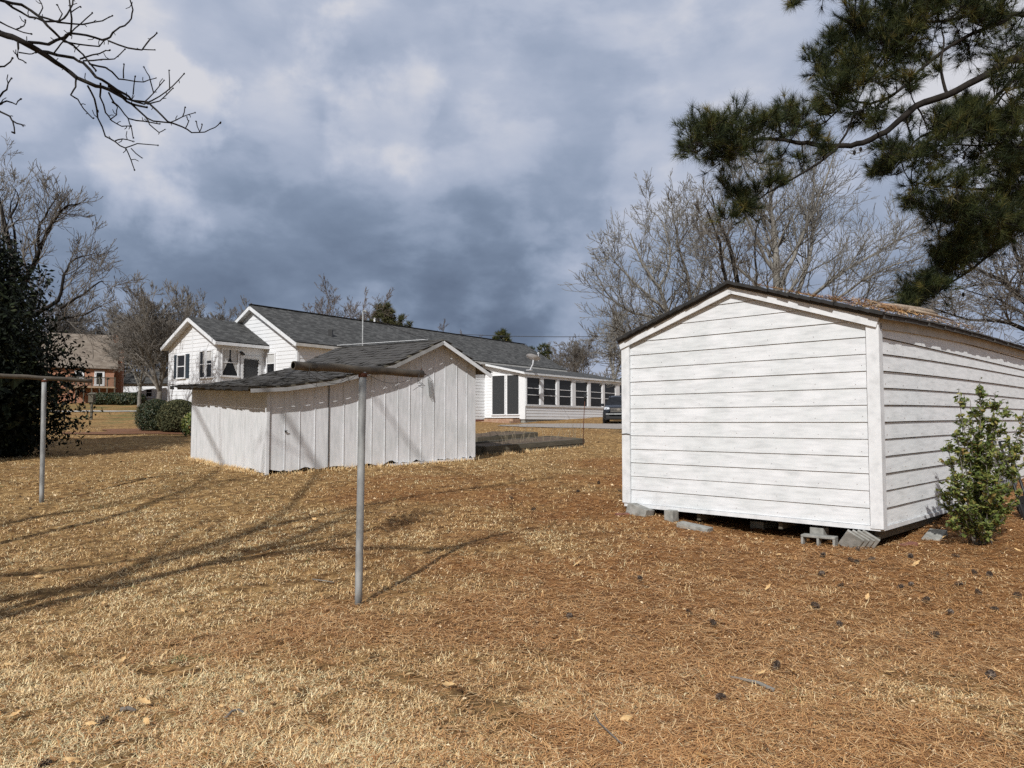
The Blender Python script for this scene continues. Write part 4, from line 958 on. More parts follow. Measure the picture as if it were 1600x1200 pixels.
def bare_tree(label, loc, seed, h, r0, fork=.25, lean=(0, 0), nlead=4, kids=(5, 5, 4, 4), maxlev=4, ang=.72, up=.03, ratio=.56, wob=.13, rmin=.009, mt='bark_tan', mtw='bark_tan', group='bare winter trees', lead_ang=.45):
    RR = random.Random(seed); root = thing('bare_tree', label, 'tree', loc, group); base = np.array(loc, float) - (0, 0, .2)
    fh = h * fork; top = base + (lean[0] * fh, lean[1] * fh, fh); out = []
    pts = [tuple(base + (top - base) * t + np.array((RR.gauss(0, .03), RR.gauss(0, .03), 0)) * r0 * 3) for t in np.linspace(0, 1, 6)]
    out.append((0, pts, [r0 * (1.25 - .4 * t) for t in np.linspace(0, 1, 6)])); 
    for k in range(nlead):
        a = 2 * PI * k / nlead + RR.uniform(-.4, .4); la = lead_ang * RR.uniform(.5, 1.3) * (0.3 if k == 0 else 1)
        d = nrm((math.cos(a) * math.sin(la) + lean[0], math.sin(a) * math.sin(la) + lean[1], math.cos(la)))
        grow(out, tuple(top if k % 2 == 0 else base + (top - base) * .8), tuple(d), h * (1 - fork) * RR.uniform(.62, .85), r0 * RR.uniform(.5, .75), 0, maxlev, RR, kids, ang, up, ratio, wob, rmin)
    finish(out, root, M[mt], M[mtw], 1); return root
def limb_tree(name, label, base, Y, limbs, seed, kids=(7, 6, 5), klen=1.6, maxlev=3, rmin=.008, mt='bark_grey', mtw='bark_grey', depth=2.0, up=.03, wob=.12, ang=.75, group='bare winter trees', dens=3.2, ratio=.6):
    """primary limbs drawn at their real distance, finer growth by rule"""
    RR = random.Random(seed); root = thing(name, label, 'tree', base, group); out = []
    for li, (r0, pl) in enumerate(limbs):
        k = RR.uniform(-1, 1) * depth; n = len(pl); P = [np.array(at(x, y, Y + (k * (i / (n - 1)) ** 1.3 if li else 0))) for i, (x, y) in enumerate(pl)]
        # resample smooth
        Q = []; 
        for i in range(n - 1):
            for t in (0, .33, .66): 
                p0, p1, p2, p3 = P[max(i - 1, 0)], P[i], P[i + 1], P[min(i + 2, n - 1)]
                Q.append(.5 * (2 * p1 + (p2 - p0) * t + (2 * p0 - 5 * p1 + 4 * p2 - p3) * t * t + (3 * p1 - p0 - 3 * p2 + p3) * t ** 3) + np.array([RR.gauss(0, .02) for _ in range(3)]))
        Q.append(P[-1]); m = len(Q); rad = [max(rmin, r0 * (1 - .85 * i / (m - 1))) for i in range(m)]
        out.append((0, [tuple(q) for q in Q], rad)); Lt = sum(np.linalg.norm(Q[i + 1] - Q[i]) for i in range(m - 1))
        nk = int(Lt * dens)
        for _ in range(nk):
            f = RR.uniform(.22, 1); i = min(m - 2, int(f * (m - 1))); d = nrm(Q[i + 1] - Q[i])
            child(out, tuple(Q[i]), tuple(d), klen * RR.uniform(.5, 1.2) * (1.25 - .6 * f), rad[i] * .5, 0, maxlev, RR, kids, ang, up, ratio, wob, rmin)
    finish(out, root, M[mt], M[mtw], 0); return root

# ---- bare trees behind the white lap-sided shed
A_l = [(.20, [(1213, 640), (1213, 520), (1213, 430), (1209, 370), (1204, 310), (1200, 255)]),
       (.08, [(1213, 430), (1186, 385), (1160, 320), (1143, 265)]), (.10, [(1218, 450), (1240, 400), (1262, 350), (1288, 285), (1308, 228)]),
       (.10, [(1225, 500), (1258, 430), (1270, 360), (1270, 290), (1278, 235)]), (.09, [(1230, 500), (1290, 445), (1350, 405), (1420, 368), (1455, 358)]),
       (.08, [(1235, 510), (1300, 472), (1370, 425), (1445, 402)]), (.07, [(1210, 470), (1170, 432), (1130, 400), (1100, 350), (1088, 300)]),
       (.08, [(1240, 530), (1320, 492), (1400, 462), (1455, 455)]), (.07, [(1240, 540), (1330, 520), (1420, 500), (1480, 505)]), (.05, [(1212, 400), (1190, 340), (1185, 290), (1175, 245)])]
x, y, _ = at(1213, 640, 28); limb_tree('bare_tree', 'tall pale-barked bare tree with many upright stems behind the lap-sided shed peak', (x, y, g(x, y)), 28, A_l, 3, dens=3.6, klen=1.9, up=.05)
D_l = [(.12, [(1170, 640), (1160, 500), (1150, 440), (1140, 385), (1122, 345), (1112, 305)]), (.07, [(1150, 500), (1130, 420), (1118, 360), (1100, 320)]), (.06, [(1165, 520), (1180, 450), (1178, 380), (1190, 320)])]
x, y, _ = at(1170, 640, 24); limb_tree('bare_tree', 'dark slender bare tree just left of the tall pale-barked one', (x, y, g(x, y)), 24, D_l, 5, mt='bark_dark', mtw='bark_tan', dens=2.6, klen=1.3)
B_l = [(.14, [(1085, 640), (1075, 570), (1060, 520), (1044, 488), (1030, 450), (1003, 410), (985, 365)]), (.08, [(1060, 520), (1030, 500), (990, 488), (955, 468), (932, 430)]),
       (.07, [(1065, 550), (1020, 535), (980, 520), (940, 505)]), (.09, [(1068, 545), (1080, 480), (1072, 430), (1060, 380), (1050, 325)]), (.06, [(1030, 450), (1048, 400), (1035, 350), (1012, 325)]),
       (.06, [(1044, 488), (1000, 450), (965, 415), (950, 390)]), (.07, [(1080, 560), (1110, 480), (1110, 420), (1095, 370)]), (.05, [(1070, 560), (1020, 560), (985, 560), (950, 550)])]
x, y, _ = at(1085, 640, 26); limb_tree('bare_tree', 'spreading pale bare tree leaning left above the low eave of the lap-sided shed', (x, y, g(x, y)), 26, B_l, 8, dens=3.6, klen=1.6, up=.05)
C_l = [(.16, [(1660, 640), (1640, 520), (1590, 460), (1545, 430), (1490, 405)]), (.09, [(1640, 540), (1580, 505), (1515, 500), (1460, 482)]), (.09, [(1640, 500), (1600, 420), (1570, 360), (1530, 310)]), (.08, [(1645, 560), (1580, 545), (1520, 540), (1470, 545)]), (.08, [(1640, 470), (1620, 400), (1600, 330), (1590, 260)]), (.07, [(1640, 520), (1600, 490), (1560, 470), (1500, 450)]), (.08, [(1650, 560), (1690, 470), (1700, 380), (1690, 300)])]
x, y, _ = at(1660, 640, 25); limb_tree('bare_tree', 'dusky bare tree with dense drooping twigs behind the far end of the lap-sided shed', (x, y, g(x, y)), 25, C_l, 12, mt='bark_dark', mtw='bark_tan', dens=4.0, klen=1.7, up=-.01)
# pale trunk between house and shed
x, y, _ = at(962, 640, 62); bare_tree('slim bare tree with a pale trunk rising behind the parked dark car', (x, y, g(x, y)), 21, 9.5, .17, .35, (-.05, 0), 4, rmin=.016, mt='bark_grey', mtw='bark_grey', maxlev=3, kids=(6, 5, 5))

# ---- bare tree behind the dark evergreen at left
L_l = [(.20, [(-30, 660), (-10, 560), (10, 480), (20, 420), (10, 360), (-5, 300), (-15, 265)]), (.13, [(10, 490), (45, 430), (62, 390), (80, 350), (100, 325), (125, 318)]), (.08, [(62, 390), (60, 360), (75, 330), (95, 300)]),
       (.07, [(20, 420), (25, 370), (15, 330), (25, 295)]), (.09, [(30, 500), (90, 470), (100, 430), (118, 405), (150, 395)]), (.06, [(95, 480), (130, 460), (155, 440), (165, 445)]), (.06, [(90, 500), (130, 492), (160, 478)]), (.05, [(15, 340), (30, 310), (15, 285)])]
x, y, _ = at(-30, 660, 30); limb_tree('bare_tree', 'large bare tree with crooked limbs rising out of the dark evergreen', (x, y, g(x, y)), 30, L_l, 31, mt='bark_dark', mtw='bark_tan', dens=2.6, klen=1.6, up=.05, rmin=.009, ang=.7)

# ---- far bare trees, left and behind the white house
def far(px, basepy, Y): x, y, _ = at(px, basepy, Y); return (x, y, g(x, y))
t1 = bare_tree('bare tree with a forked pale trunk in front of the low white outbuilding', far(217, 625, 70), 41, 10.2, .15, .24, (.05, 0), 6, rmin=.015, mt='bark_grey', mtw='bark_tan', kids=(7, 7, 6, 5), lead_ang=.5)
t2 = bare_tree('stout bare tree with dense twigs nearest the left gable of the white house', far(249, 625, 66), 43, 10.4, .22, .2, (0, 0), 7, rmin=.015, mt='bark_tan', mtw='bark_tan', kids=(8, 7, 6, 5), lead_ang=.6)
t3 = bare_tree('rounded reddish brown bare tree standing high behind the dark roof ridge', far(522, 640, 82), 47, 12.2, .20, .12, (0, 0), 11, rmin=.014, mt='bark_brown', mtw='bark_brown', kids=(15, 8, 6, 4), lead_ang=.62, up=.02, ang=.8, ratio=.46)
for (src, px, Y, rz, sc, lb) in [
    (t1, 285, 84, 1.1, 1.02, 'bare tree whose rounded top shows just left of the front wing peak'),
    (t2, 342, 80, 2.4, .98, 'bare tree whose top shows between the two white gables'),
    (t2, 190, 96, .7, 1.05, 'bare tree behind the brick chimney, slightly hidden by it'),
    (t1, 128, 98, 2.1, 1.2, 'bare tree rising over the middle of the tan brick-house roof'),
    (t2, 75, 88, 3.3, 1.2, 'bare tree over the left end of the tan brick-house roof'),
    (t1, 232, 100, 4.0, 1.15, 'far bare tree seen through the twigs over the white outbuilding'),
    (t3, 588, 84, 2.0, .93, 'reddish brown bare tree, right half of the pair behind the dark roof ridge'),
    (t3, 690, 110, 1.0, .88, 'small round bare tree peeping over the roof beside the white vent pipe'),
    (t3, 738, 118, 2.6, .78, 'smallest bare treetop peeping over the roof ridge before the green pines'),
    (t1, 905, 105, .4, .95, 'bare tree above the porch roof, between the green pines and the pale trunk'),
    (t2, 878, 122, 5.2, .85, 'faint far bare tree directly right of the green pines'),
    (t2, 1005, 95, 1.7, 1.0, 'far bare tree mostly hidden by the left corner of the lap-sided shed')]:
    copy_tree(src, far(px, 630, Y), rz, sc, lb)

# ---- leafy masses
def leaf_mesh(P, Nn, size, asp, name, m, parent, v=None, fold=.25):
    """one small folded leaf at every point P, lying across normal Nn"""
    n = len(P); a = NP.normal(size=(n, 3)); Nn = Nn / (np.linalg.norm(Nn, axis=1, keepdims=True) + 1e-9)
    T = a - Nn * np.sum(a * Nn, 1, keepdims=True); T /= np.linalg.norm(T, axis=1, keepdims=True) + 1e-9; B = np.cross(Nn, T)
    s = (np.broadcast_to(size, (n,)) * NP.uniform(.7, 1.25, n))[:, None]
    c0 = P - T * s * .5; c1 = P + T * s * .5; l = P + B * s * asp * .5 + Nn * s * fold * .3; r = P - B * s * asp * .5 + Nn * s * fold * .3
    V = np.stack([c0, l, c1, r], 1).reshape(-1, 3); i = np.arange(n)[:, None] * 4
    mb = MB(); mb.add(V, [np.concatenate([i, i + 1, i + 2, i + 3], 1)], np.repeat(NP.random(n) if v is None else v, 4)); return mb.build(name, m, parent, False, 'v')
def crown_points(n, c, rx, ry, h, prof, lump=.18, seed=1, shell=.5):
    rr = np.random.default_rng(seed); th = rr.uniform(0, 2 * PI, n); t = rr.random(n); R_ = np.interp(t, [p[0] for p in prof], [p[1] for p in prof])
    ph = rr.uniform(0, 6, 6)
    R_ = R_ * (1 + lump * (np.sin(3 * th + 5 * t + ph[0]) + .8 * np.sin(5 * th - 9 * t + ph[1]) + .7 * np.sin(8 * th + 17 * t + ph[2]) + .5 * np.sin(13 * th - 29 * t + ph[3])))
    q = 1 - (1 - shell) * rr.random(n) ** 1.6 * 1.0; q = q * (1 + .06 * rr.standard_normal(n))
    P = np.stack([c[0] + rx * R_ * q * np.cos(th), c[1] + ry * R_ * q * np.sin(th), c[2] + h * t], -1)
    Nn = np.stack([np.cos(th), np.sin(th), .35 + 0 * th], -1) + rr.normal(0, .8, (n, 3)); return P, Nn
def evergreen(label, x, y, h, rad, n, seed, prof, size=.13, asp=.45, mat='leaf_dark', name='evergreen_tree', group=None, tr=.16, lump=.13, shell=.45):
    z = g(x, y); root = thing(name, label, 'tree', (x, y, z), group); mb = MB(); mb.tube([(x, y, z - .2), (x + .05, y, z + h * .4), (x, y + .05, z + h * .9)], [tr, tr * .7, .03], 8); mb.build('trunk', M['bark_dark'], root, True)
    P, Nn = crown_points(n, (x, y, z + .05), rad, rad, h, prof, lump, seed, shell)
    # clumps: leaves gather on sprays
    rr = np.random.default_rng(seed + 5); K = n // 22; cen = P[rr.integers(0, n, K)]; P2 = cen[rr.integers(0, K, n // 2)] + rr.normal(0, .13, (n // 2, 3)) * (size / .13); P[:n // 2] = P2
    leaf_mesh(P, Nn, size, asp, 'crown', M[mat], root)
    P, Nn = crown_points(n // 5, (x, y, z + .05), rad * .74, rad * .74, h * .92, prof, lump, seed, .4); leaf_mesh(P, Nn, size * 2.1, .6, 'inner_crown', M[mat], root); return root
pr = [(0, .75), (.08, .95), (.3, 1), (.55, .86), (.75, .62), (.9, .34), (1, .06)]
evergreen('massive blackish-green evergreen with glossy leaves at the left edge', -14.75, 18.2, 6.9, 3.0, 70000, 3, pr, size=.14)
evergreen('smaller leafy evergreen bulging right from the foot of the massive one', -13.0, 18.6, 3.2, 1.25, 11000, 9, [(0, .5), (.15, .75), (.5, 1), (.8, .8), (1, .2)], size=.13)
evergreen('tall dark evergreen outside the left edge that shades its neighbours', -18.6, 8.0, 13, 4.2, 9000, 5, pr, size=.45)
evergreen('second tall evergreen outside the left edge shading the yard', -24.5, 15.0, 11, 4.0, 7000, 6, pr, size=.45)
def ptuft(cx, cy, cz, n, r, L, up=.4, seed=0, wd=.02):
    rr = np.random.default_rng(seed); K = max(4, n // 30); cen = rr.normal(0, 1, (K, 3)); cen = cen / np.linalg.norm(cen, axis=1, keepdims=True) * (rr.random((K, 1)) ** .4) * r * np.array([1, 1, .7]) + (cx, cy, cz)
    k = rr.integers(0, K, n); d = rr.normal(0, 1, (n, 3)); d[:, 2] += up; d /= np.linalg.norm(d, axis=1, keepdims=True); s = np.cross(d, rr.normal(0, 1, (n, 3))); s /= np.linalg.norm(s, axis=1, keepdims=True)
    a = cen[k]; b = a + d * L * rr.uniform(.7, 1.1, (n, 1)); V = np.stack([a - s * wd, a + s * wd, b], 1).reshape(-1, 3); return V
def far_pine(label, px, top, Y, hh, clumps, seed, mat='needle', group='green conifers behind the white house', name='pine_tree'):
    x, y, zt_ = at(px, top, Y); z = g(x, y); root = thing(name, label, 'tree', (x, y, z), group); mb = MB(); mb.tube([(x, y, z - .3), (x, y, zt_ - .5)], [.2, .05], 7); RR = random.Random(seed); mb2 = MB(); n0 = 0
    for i in range(clumps):
        t = RR.random() ** .8; r_ = hh * (.10 + .42 * t) * RR.uniform(.6, 1.1); a = RR.uniform(0, 2 * PI); c = (x + math.cos(a) * r_, y + math.sin(a) * r_, zt_ - .25 - hh * t * .9)
        V = ptuft(*c, 150, .42, .5, .5, seed * 100 + i, .03); mb2.add(V, [np.arange(len(V)).reshape(-1, 3)], np.repeat(NP.random(len(V) // 3), 3)); mb.tube([(x, y, c[2] - .5), c], [.06, .02], 5)
    mb.build('trunk', M['bark_dark'], root, True); mb2.build('crown', M[mat], root, False, 'v')
far_pine('round-topped brownish cedar behind the dark roof ridge', 600, 470, 80, 4.2, 60, 1, 'leaf_cedar', name='cedar_tree')
far_pine('low cedar tip just right of the round-topped cedar', 628, 490, 84, 2.6, 16, 2, 'leaf_cedar', name='cedar_tree')
far_pine('bushy green pine crown over the roof, left of its smaller neighbours', 785, 514, 78, 3.2, 40, 3)
far_pine('pine tip right beside the bushy green pine crown', 828, 534, 80, 2.6, 14, 4)
far_pine('pine tip at the sloping end of the dark house roof', 851, 536, 84, 4.0, 18, 5)
# clipped shrubs beside the wing
def shrub(label, px, py, Y, w, h, seed, mat='leaf_box', group='clipped round shrubs', n=9000, size=.06):
    x, y, _ = at(px, py, Y); z = g(x, y); root = thing('round_shrub', label, 'shrub', (x, y, z), group); mb = MB(); 
    for a in range(5): mb.tube([(x, y, z - .1), (x + .4 * w * math.cos(a * 1.3), y + .4 * w * math.sin(a * 1.3), z + h * .7)], [.04, .01], 5)
    mb.build('trunk', M['bark_dark'], root); P, Nn = crown_points(n, (x, y, z + .05), w, w, h, [(0, .72), (.2, .95), (.5, 1), (.8, .8), (.95, .42), (1, .1)], .04, seed, .75); leaf_mesh(P, Nn, size, .6, 'crown', M[mat], root)
    P, Nn = crown_points(n // 3, (x, y, z + .05), w * .8, w * .8, h * .9, [(0, .72), (.2, .95), (.5, 1), (.8, .8), (.95, .42), (1, .1)], .04, seed, .7); leaf_mesh(P, Nn, size * 2, .6, 'inner_crown', M[mat], root)
shrub('dark clipped round shrub, left of the pair by the white house wing', 243, 667, 29.2, .72, 1.22, 1)
shrub('clipped round shrub with browning leaves, right of the pair by the wing', 279, 668, 28.6, .80, 1.22, 2, 'leaf_cedar')
shrub('small sprawling leafy shrub at the back corner of the board shed', 299, 672, 26.5, .35, .8, 3, 'leaf_bush', None, 500, .08)
for k, px in enumerate((160, 178, 196, 210)):
    shrub('dark hedge shrub in the row before the brick house deck', px, 626, 74.5, 1.15, 1.15, 20 + k, 'leaf_box', 'hedge shrubs before the brick house', 1500, .18)

# ---- the far woods
def woods():
    RR = random.Random(77); out = []
    for k in range(46):
        Y = RR.uniform(118, 175); x = RR.uniform(-.78, .78) * Y; z = g(x, Y); h = RR.uniform(6.5, 10)
        for j in range(3):
            la = RR.uniform(.1, .5); a = RR.uniform(0, 6.3)
            grow(out, (x, Y, z + h * .15), (math.cos(a) * math.sin(la), math.sin(a) * math.sin(la), math.cos(la)), h * .55, .14, 1, 4, RR, (5, 5, 5), .6, .06, .55, .1, .035)
        out.append((0, [(x, Y, z - .3), (x, Y, z + h * .2)], [.22, .18]))
    poly = [(p, r) for l, p, r in out]; V, Fq = tubes(poly, 3); mb = MB(); mb.add(V, [Fq]); o = mb.build('far_woods', M['bark_tan']); tag(o, 'grey brown line of bare winter woods along the horizon', 'woods', None, 'stuff')
    rr = NP; n = 16000; Y = rr.uniform(150, 185, n); X = rr.uniform(-.85, .85, n) * Y; top = 3.6 + 1.6 * np.sin(X * .11) + 1.2 * np.sin(X * .31 + 1)
    P = np.stack([X, Y, G(X, Y) + rr.random(n) * np.maximum(top, .8)], -1); o = leaf_mesh(P, rr.normal(size=(n, 3)) + (0, -1, .3), 1.1, .7, 'far_undergrowth', M['leaf_cedar'], None); tag(o, 'dull olive undergrowth beneath the distant woods', 'undergrowth', None, 'stuff')
woods()

# ---- the near bare tree behind the camera: its limb hangs into the sky, its shadow crosses the lawn
SX, SY, TE = .335, .942, .78
def near_tree():
    bx, by = -8.2, -2.8; z = g(bx, by); root = thing('bare_tree', 'large near bare tree whose dark twiggy limb hangs into the upper left sky', 'tree', (bx, by, z), 'bare winter trees'); RR = random.Random(9)
    def sh(px, py, h):
        """the point h above the lawn whose shadow falls at photo pixel px, py"""
        Y = 6.0
        for _ in range(60): Y = .5 * Y + .5 * (CAMZ - g((px - 800) / F * Y, Y)) / (CAMZ - at(px, py, 1.0)[2])
        X = at(px, py, Y)[0]; return (X - SX * h / TE, Y - SY * h / TE, g(X, Y) + h)
    f0 = (bx + .1, by + .1, 4.0); out = [(0, [(bx, by, z - .2), (bx, by, 1.5), (bx + .1, by + .05, 3), f0], [.30, .25, .22, .2])]
    lead = [(.17, [f0, (-7.9, -2.0, 5.2), sh(0, 938, 6.6), sh(180, 915, 8.0), sh(330, 880, 9.5), sh(480, 835, 11), sh(560, 795, 12.5)]),
            (.13, [f0, (-8.0, -2.2, 5.0), sh(-60, 915, 6.8), sh(120, 888, 8.2), sh(330, 862, 9.4), sh(520, 850, 10.4)]),
            (.13, [f0, (-8.6, -2.2, 5.6), sh(0, 850, 8.2), sh(150, 815, 9.6), sh(250, 780, 11), sh(330, 742, 12.6), sh(390, 690, 14)]),
            (.10, [f0, (-8.3, -2.4, 5.6), sh(0, 822, 8.6), sh(170, 792, 10), sh(300, 760, 11), sh(450, 735, 12.2)]),
            (.12, [f0, (-7.5, -2.6, 6.0), sh(330, 850, 8.4), sh(500, 805, 10.0), sh(720, 765, 11.6), sh(870, 745, 12.6)]),
            (.10, [f0, (-7.4, -2.2, 5.6), sh(250, 900, 7.4), sh(520, 858, 9.0), sh(700, 857, 9.6), sh(760, 840, 10), sh(860, 822, 10.6)]),
            (.10, [f0, (-7.8, -2.6, 6.2), sh(350, 850, 9.2), sh(480, 760, 11.5), sh(560, 700, 13.4), (-7.4, -4.4, 16)])]
    for r0, P in lead:
        P = [np.array(p, float) for p in P]; Q = []; n = len(P)
        for i in range(n - 1):
            for t in (0, .25, .5, .75):
                p0, p1, p2, p3 = P[max(i - 1, 0)], P[i], P[i + 1], P[min(i + 2, n - 1)]
                Q.append(.5 * (2 * p1 + (p2 - p0) * t + (2 * p0 - 5 * p1 + 4 * p2 - p3) * t * t + (3 * p1 - p0 - 3 * p2 + p3) * t ** 3) + np.array([RR.gauss(0, .015) for _ in range(3)]))
        Q.append(P[-1]); m = len(Q); rad = [max(.016, .82 * r0 * (1 - .72 * i / (m - 1))) for i in range(m)]; out.append((0, [tuple(q) for q in Q], rad))
        for _ in range(9):
            i = min(m - 2, int(RR.uniform(.35, 1) * (m - 1))); d = nrm(Q[i + 1] - Q[i]); child(out, tuple(Q[i]), tuple(d), RR.uniform(1.0, 2.6), rad[i] * .45, 0, 2, RR, (3, 3), .6, .05, .55, .1, .008)
    poly_mesh('trunk', [(p, r) for l, p, r in out if l == 0], 8, M['bark_dark'], root); poly_mesh('crown', [(p, r) for l, p, r in out if l > 0], 4, M['bark_dark'], root)
    # the visible limb
    T = [(9, [(0, 52), (20, 58), (45, 70), (75, 88), (100, 105), (120, 122), (150, 134), (170, 140), (190, 152), (205, 162), (230, 168)], 3),
         (5, [(60, 80), (90, 86), (115, 90), (130, 98), (150, 120), (170, 132), (195, 148), (208, 156), (230, 160), (245, 172), (262, 190), (285, 198), (300, 207), (320, 207), (335, 200), (345, 190)], 1.6),
         (3.2, [(170, 135), (200, 155), (225, 163), (250, 150), (270, 135), (287, 116)], 1.6), (3.2, [(205, 162), (222, 178), (240, 190), (265, 192), (285, 183), (305, 176)], 1.4), (1.8, [(285, 183), (289, 167)], 1.4),
         (2.6, [(119, 122), (118, 135), (111, 148), (122, 156), (130, 170), (145, 185)], 1.6), (3, [(137, 134), (148, 155), (152, 185), (165, 212), (180, 222), (196, 231), (205, 250), (210, 265)], 1.5),
         (2, [(196, 231), (215, 225), (247, 227)], 1.4), (1.6, [(205, 232), (222, 247)], 1.3), (2, [(180, 220), (192, 216), (208, 221)], 1.4), (2.8, [(157, 130), (157, 150), (165, 175), (175, 188), (190, 197), (205, 197)], 1.5),
         (2, [(172, 187), (182, 180), (183, 167), (175, 160)], 1.3), (2.6, [(170, 145), (178, 160), (190, 172), (200, 185), (205, 200), (208, 215)], 1.5), (2.4, [(200, 185), (225, 190), (250, 194)], 1.6), (2, [(225, 180), (235, 195), (248, 208), (258, 202)], 1.4),
         (4.5, [(0, 0), (35, 8), (60, 25), (75, 40), (95, 60), (115, 72), (130, 85), (150, 110)], 2.5), (3.4, [(0, -3), (20, 12), (45, 25), (70, 33), (95, 33), (105, 22), (112, 8), (115, -6)], 2),
         (4.4, [(45, 66), (75, 68), (100, 58), (108, 52), (135, 55), (160, 62), (172, 58), (180, 46), (195, 40), (205, 28), (208, 15), (202, -4)], 2), (3, [(100, 65), (125, 70), (155, 72), (170, 60)], 1.6), (3, [(60, 25), (90, 35), (130, 38), (160, 32), (175, 25)], 1.6),
         (3, [(110, 55), (112, 30), (108, -4)], 2), (2, [(110, 20), (125, 10)], 1.4), (2.4, [(85, 82), (95, 68), (110, 52), (125, 38), (145, 20)], 1.5), (3, [(170, 64), (200, 75), (222, 77), (235, 60), (245, 52)], 1.8), (1.8, [(222, 77), (242, 78)], 1.4),
         (2.6, [(125, 92), (145, 86), (165, 80), (172, 78)], 1.5), (2.4, [(130, 95), (160, 92), (180, 92), (195, 77)], 1.4), (3, [(140, 100), (165, 105), (185, 122), (200, 125), (225, 128), (244, 122)], 1.5), (2, [(193, 122), (194, 100)], 1.4), (2, [(208, 147), (211, 120)], 1.4),
         (2.2, [(225, 160), (240, 145), (257, 125)], 1.4), (2.2, [(240, 145), (233, 120), (225, 105)], 1.4), (2, [(265, 140), (264, 110)], 1.4), (2.4, [(230, 163), (250, 157), (270, 138)], 1.5), (3, [(-12, 30), (0, 34), (25, 46), (48, 53)], 1.5), (2, [(25, 46), (38, 40), (40, 31)], 1.3),
         (3, [(-14, 108), (0, 104), (10, 103), (20, 90)], 1.5), (3, [(-14, 165), (0, 150), (10, 140), (12, 130), (18, 122)], 1.4), (3, [(-14, 170), (0, 162), (10, 158), (25, 162), (32, 155)], 1.5), (3.2, [(-14, 168), (0, 175), (15, 182), (25, 192), (38, 196)], 1.5), (2, [(20, 190), (23, 208)], 1.4),
         (2.6, [(28, 66), (28, 85), (30, 92), (40, 98)], 1.4), (2, [(30, 82), (45, 85), (55, 82)], 1.4), (1.7, [(312, 206), (307, 190)], 1.2), (1.7, [(312, 206), (316, 195)], 1.2), (1.8, [(290, 200), (295, 190), (292, 183)], 1.3), (2, [(90, 35), (98, 22), (90, 8)], 1.3), (2, [(60, 25), (68, 12), (60, -2)], 1.3)]
    def lp(x, y): Yd = 4.9 + .0042 * x + .22 * math.sin(x * .03 + y * .05); return at(x, y, Yd)
    polys = []
    for w0, P, w1 in T:
        n = len(P); Q = []
        for i in range(n - 1):
            for t in (0, .5): Q.append((P[i][0] + (P[i + 1][0] - P[i][0]) * t + (RR.gauss(0, .7)), P[i][1] + (P[i + 1][1] - P[i][1]) * t + RR.gauss(0, .7)))
        Q[0] = P[0]; Q.append(P[-1]); m = len(Q); polys.append(([lp(*q) for q in Q], [max((w0 + (w1 - w0) * i / (m - 1)) * 1.12, 1.7) / 2 / F * 5.2 for i in range(m)]))
        for i in range(2, m - 1):
            if RR.random() < .35:
                q = Q[i]; a = RR.uniform(0, 6.3); L = RR.uniform(4, 13); polys.append(([lp(*q), lp(q[0] + math.cos(a) * L * .5, q[1] + math.sin(a) * L * .5 - 1), lp(q[0] + math.cos(a + .3) * L, q[1] + math.sin(a + .3) * L - 2)], [.0036, .003, .0028]))
        e = lp(*Q[-1]); e2 = np.array(e) + np.array([RR.gauss(0, .006) for _ in range(3)]); polys.append(([e, tuple(e2)], [.007, .005]))
    a = lp(0, 52); b = lp(0, 0); c = lp(-14, 168); polys.append(([f0, (-6.8, -.2, 4.5), (-5.4, 2.2, 4.35), (-4.1, 4.0, 4.25), a], [.12, .09, .06, .035, .0225])); polys.append(([(-5.4, 2.2, 4.35), (-4.4, 3.8, 4.6), b], [.05, .03, .011])); polys.append(([(-5.4, 2.2, 4.35), (-4.4, 3.9, 3.8), c], [.04, .02, .009]))
    polys.append(([(-4.4, 3.9, 3.8), lp(-14, 108)], [.02, .008])); polys.append(([(-4.4, 3.8, 4.6), lp(-12, 30)], [.02, .008]))
    poly_mesh('limb', polys, 6, M['bark_dark'], root)
near_tree()

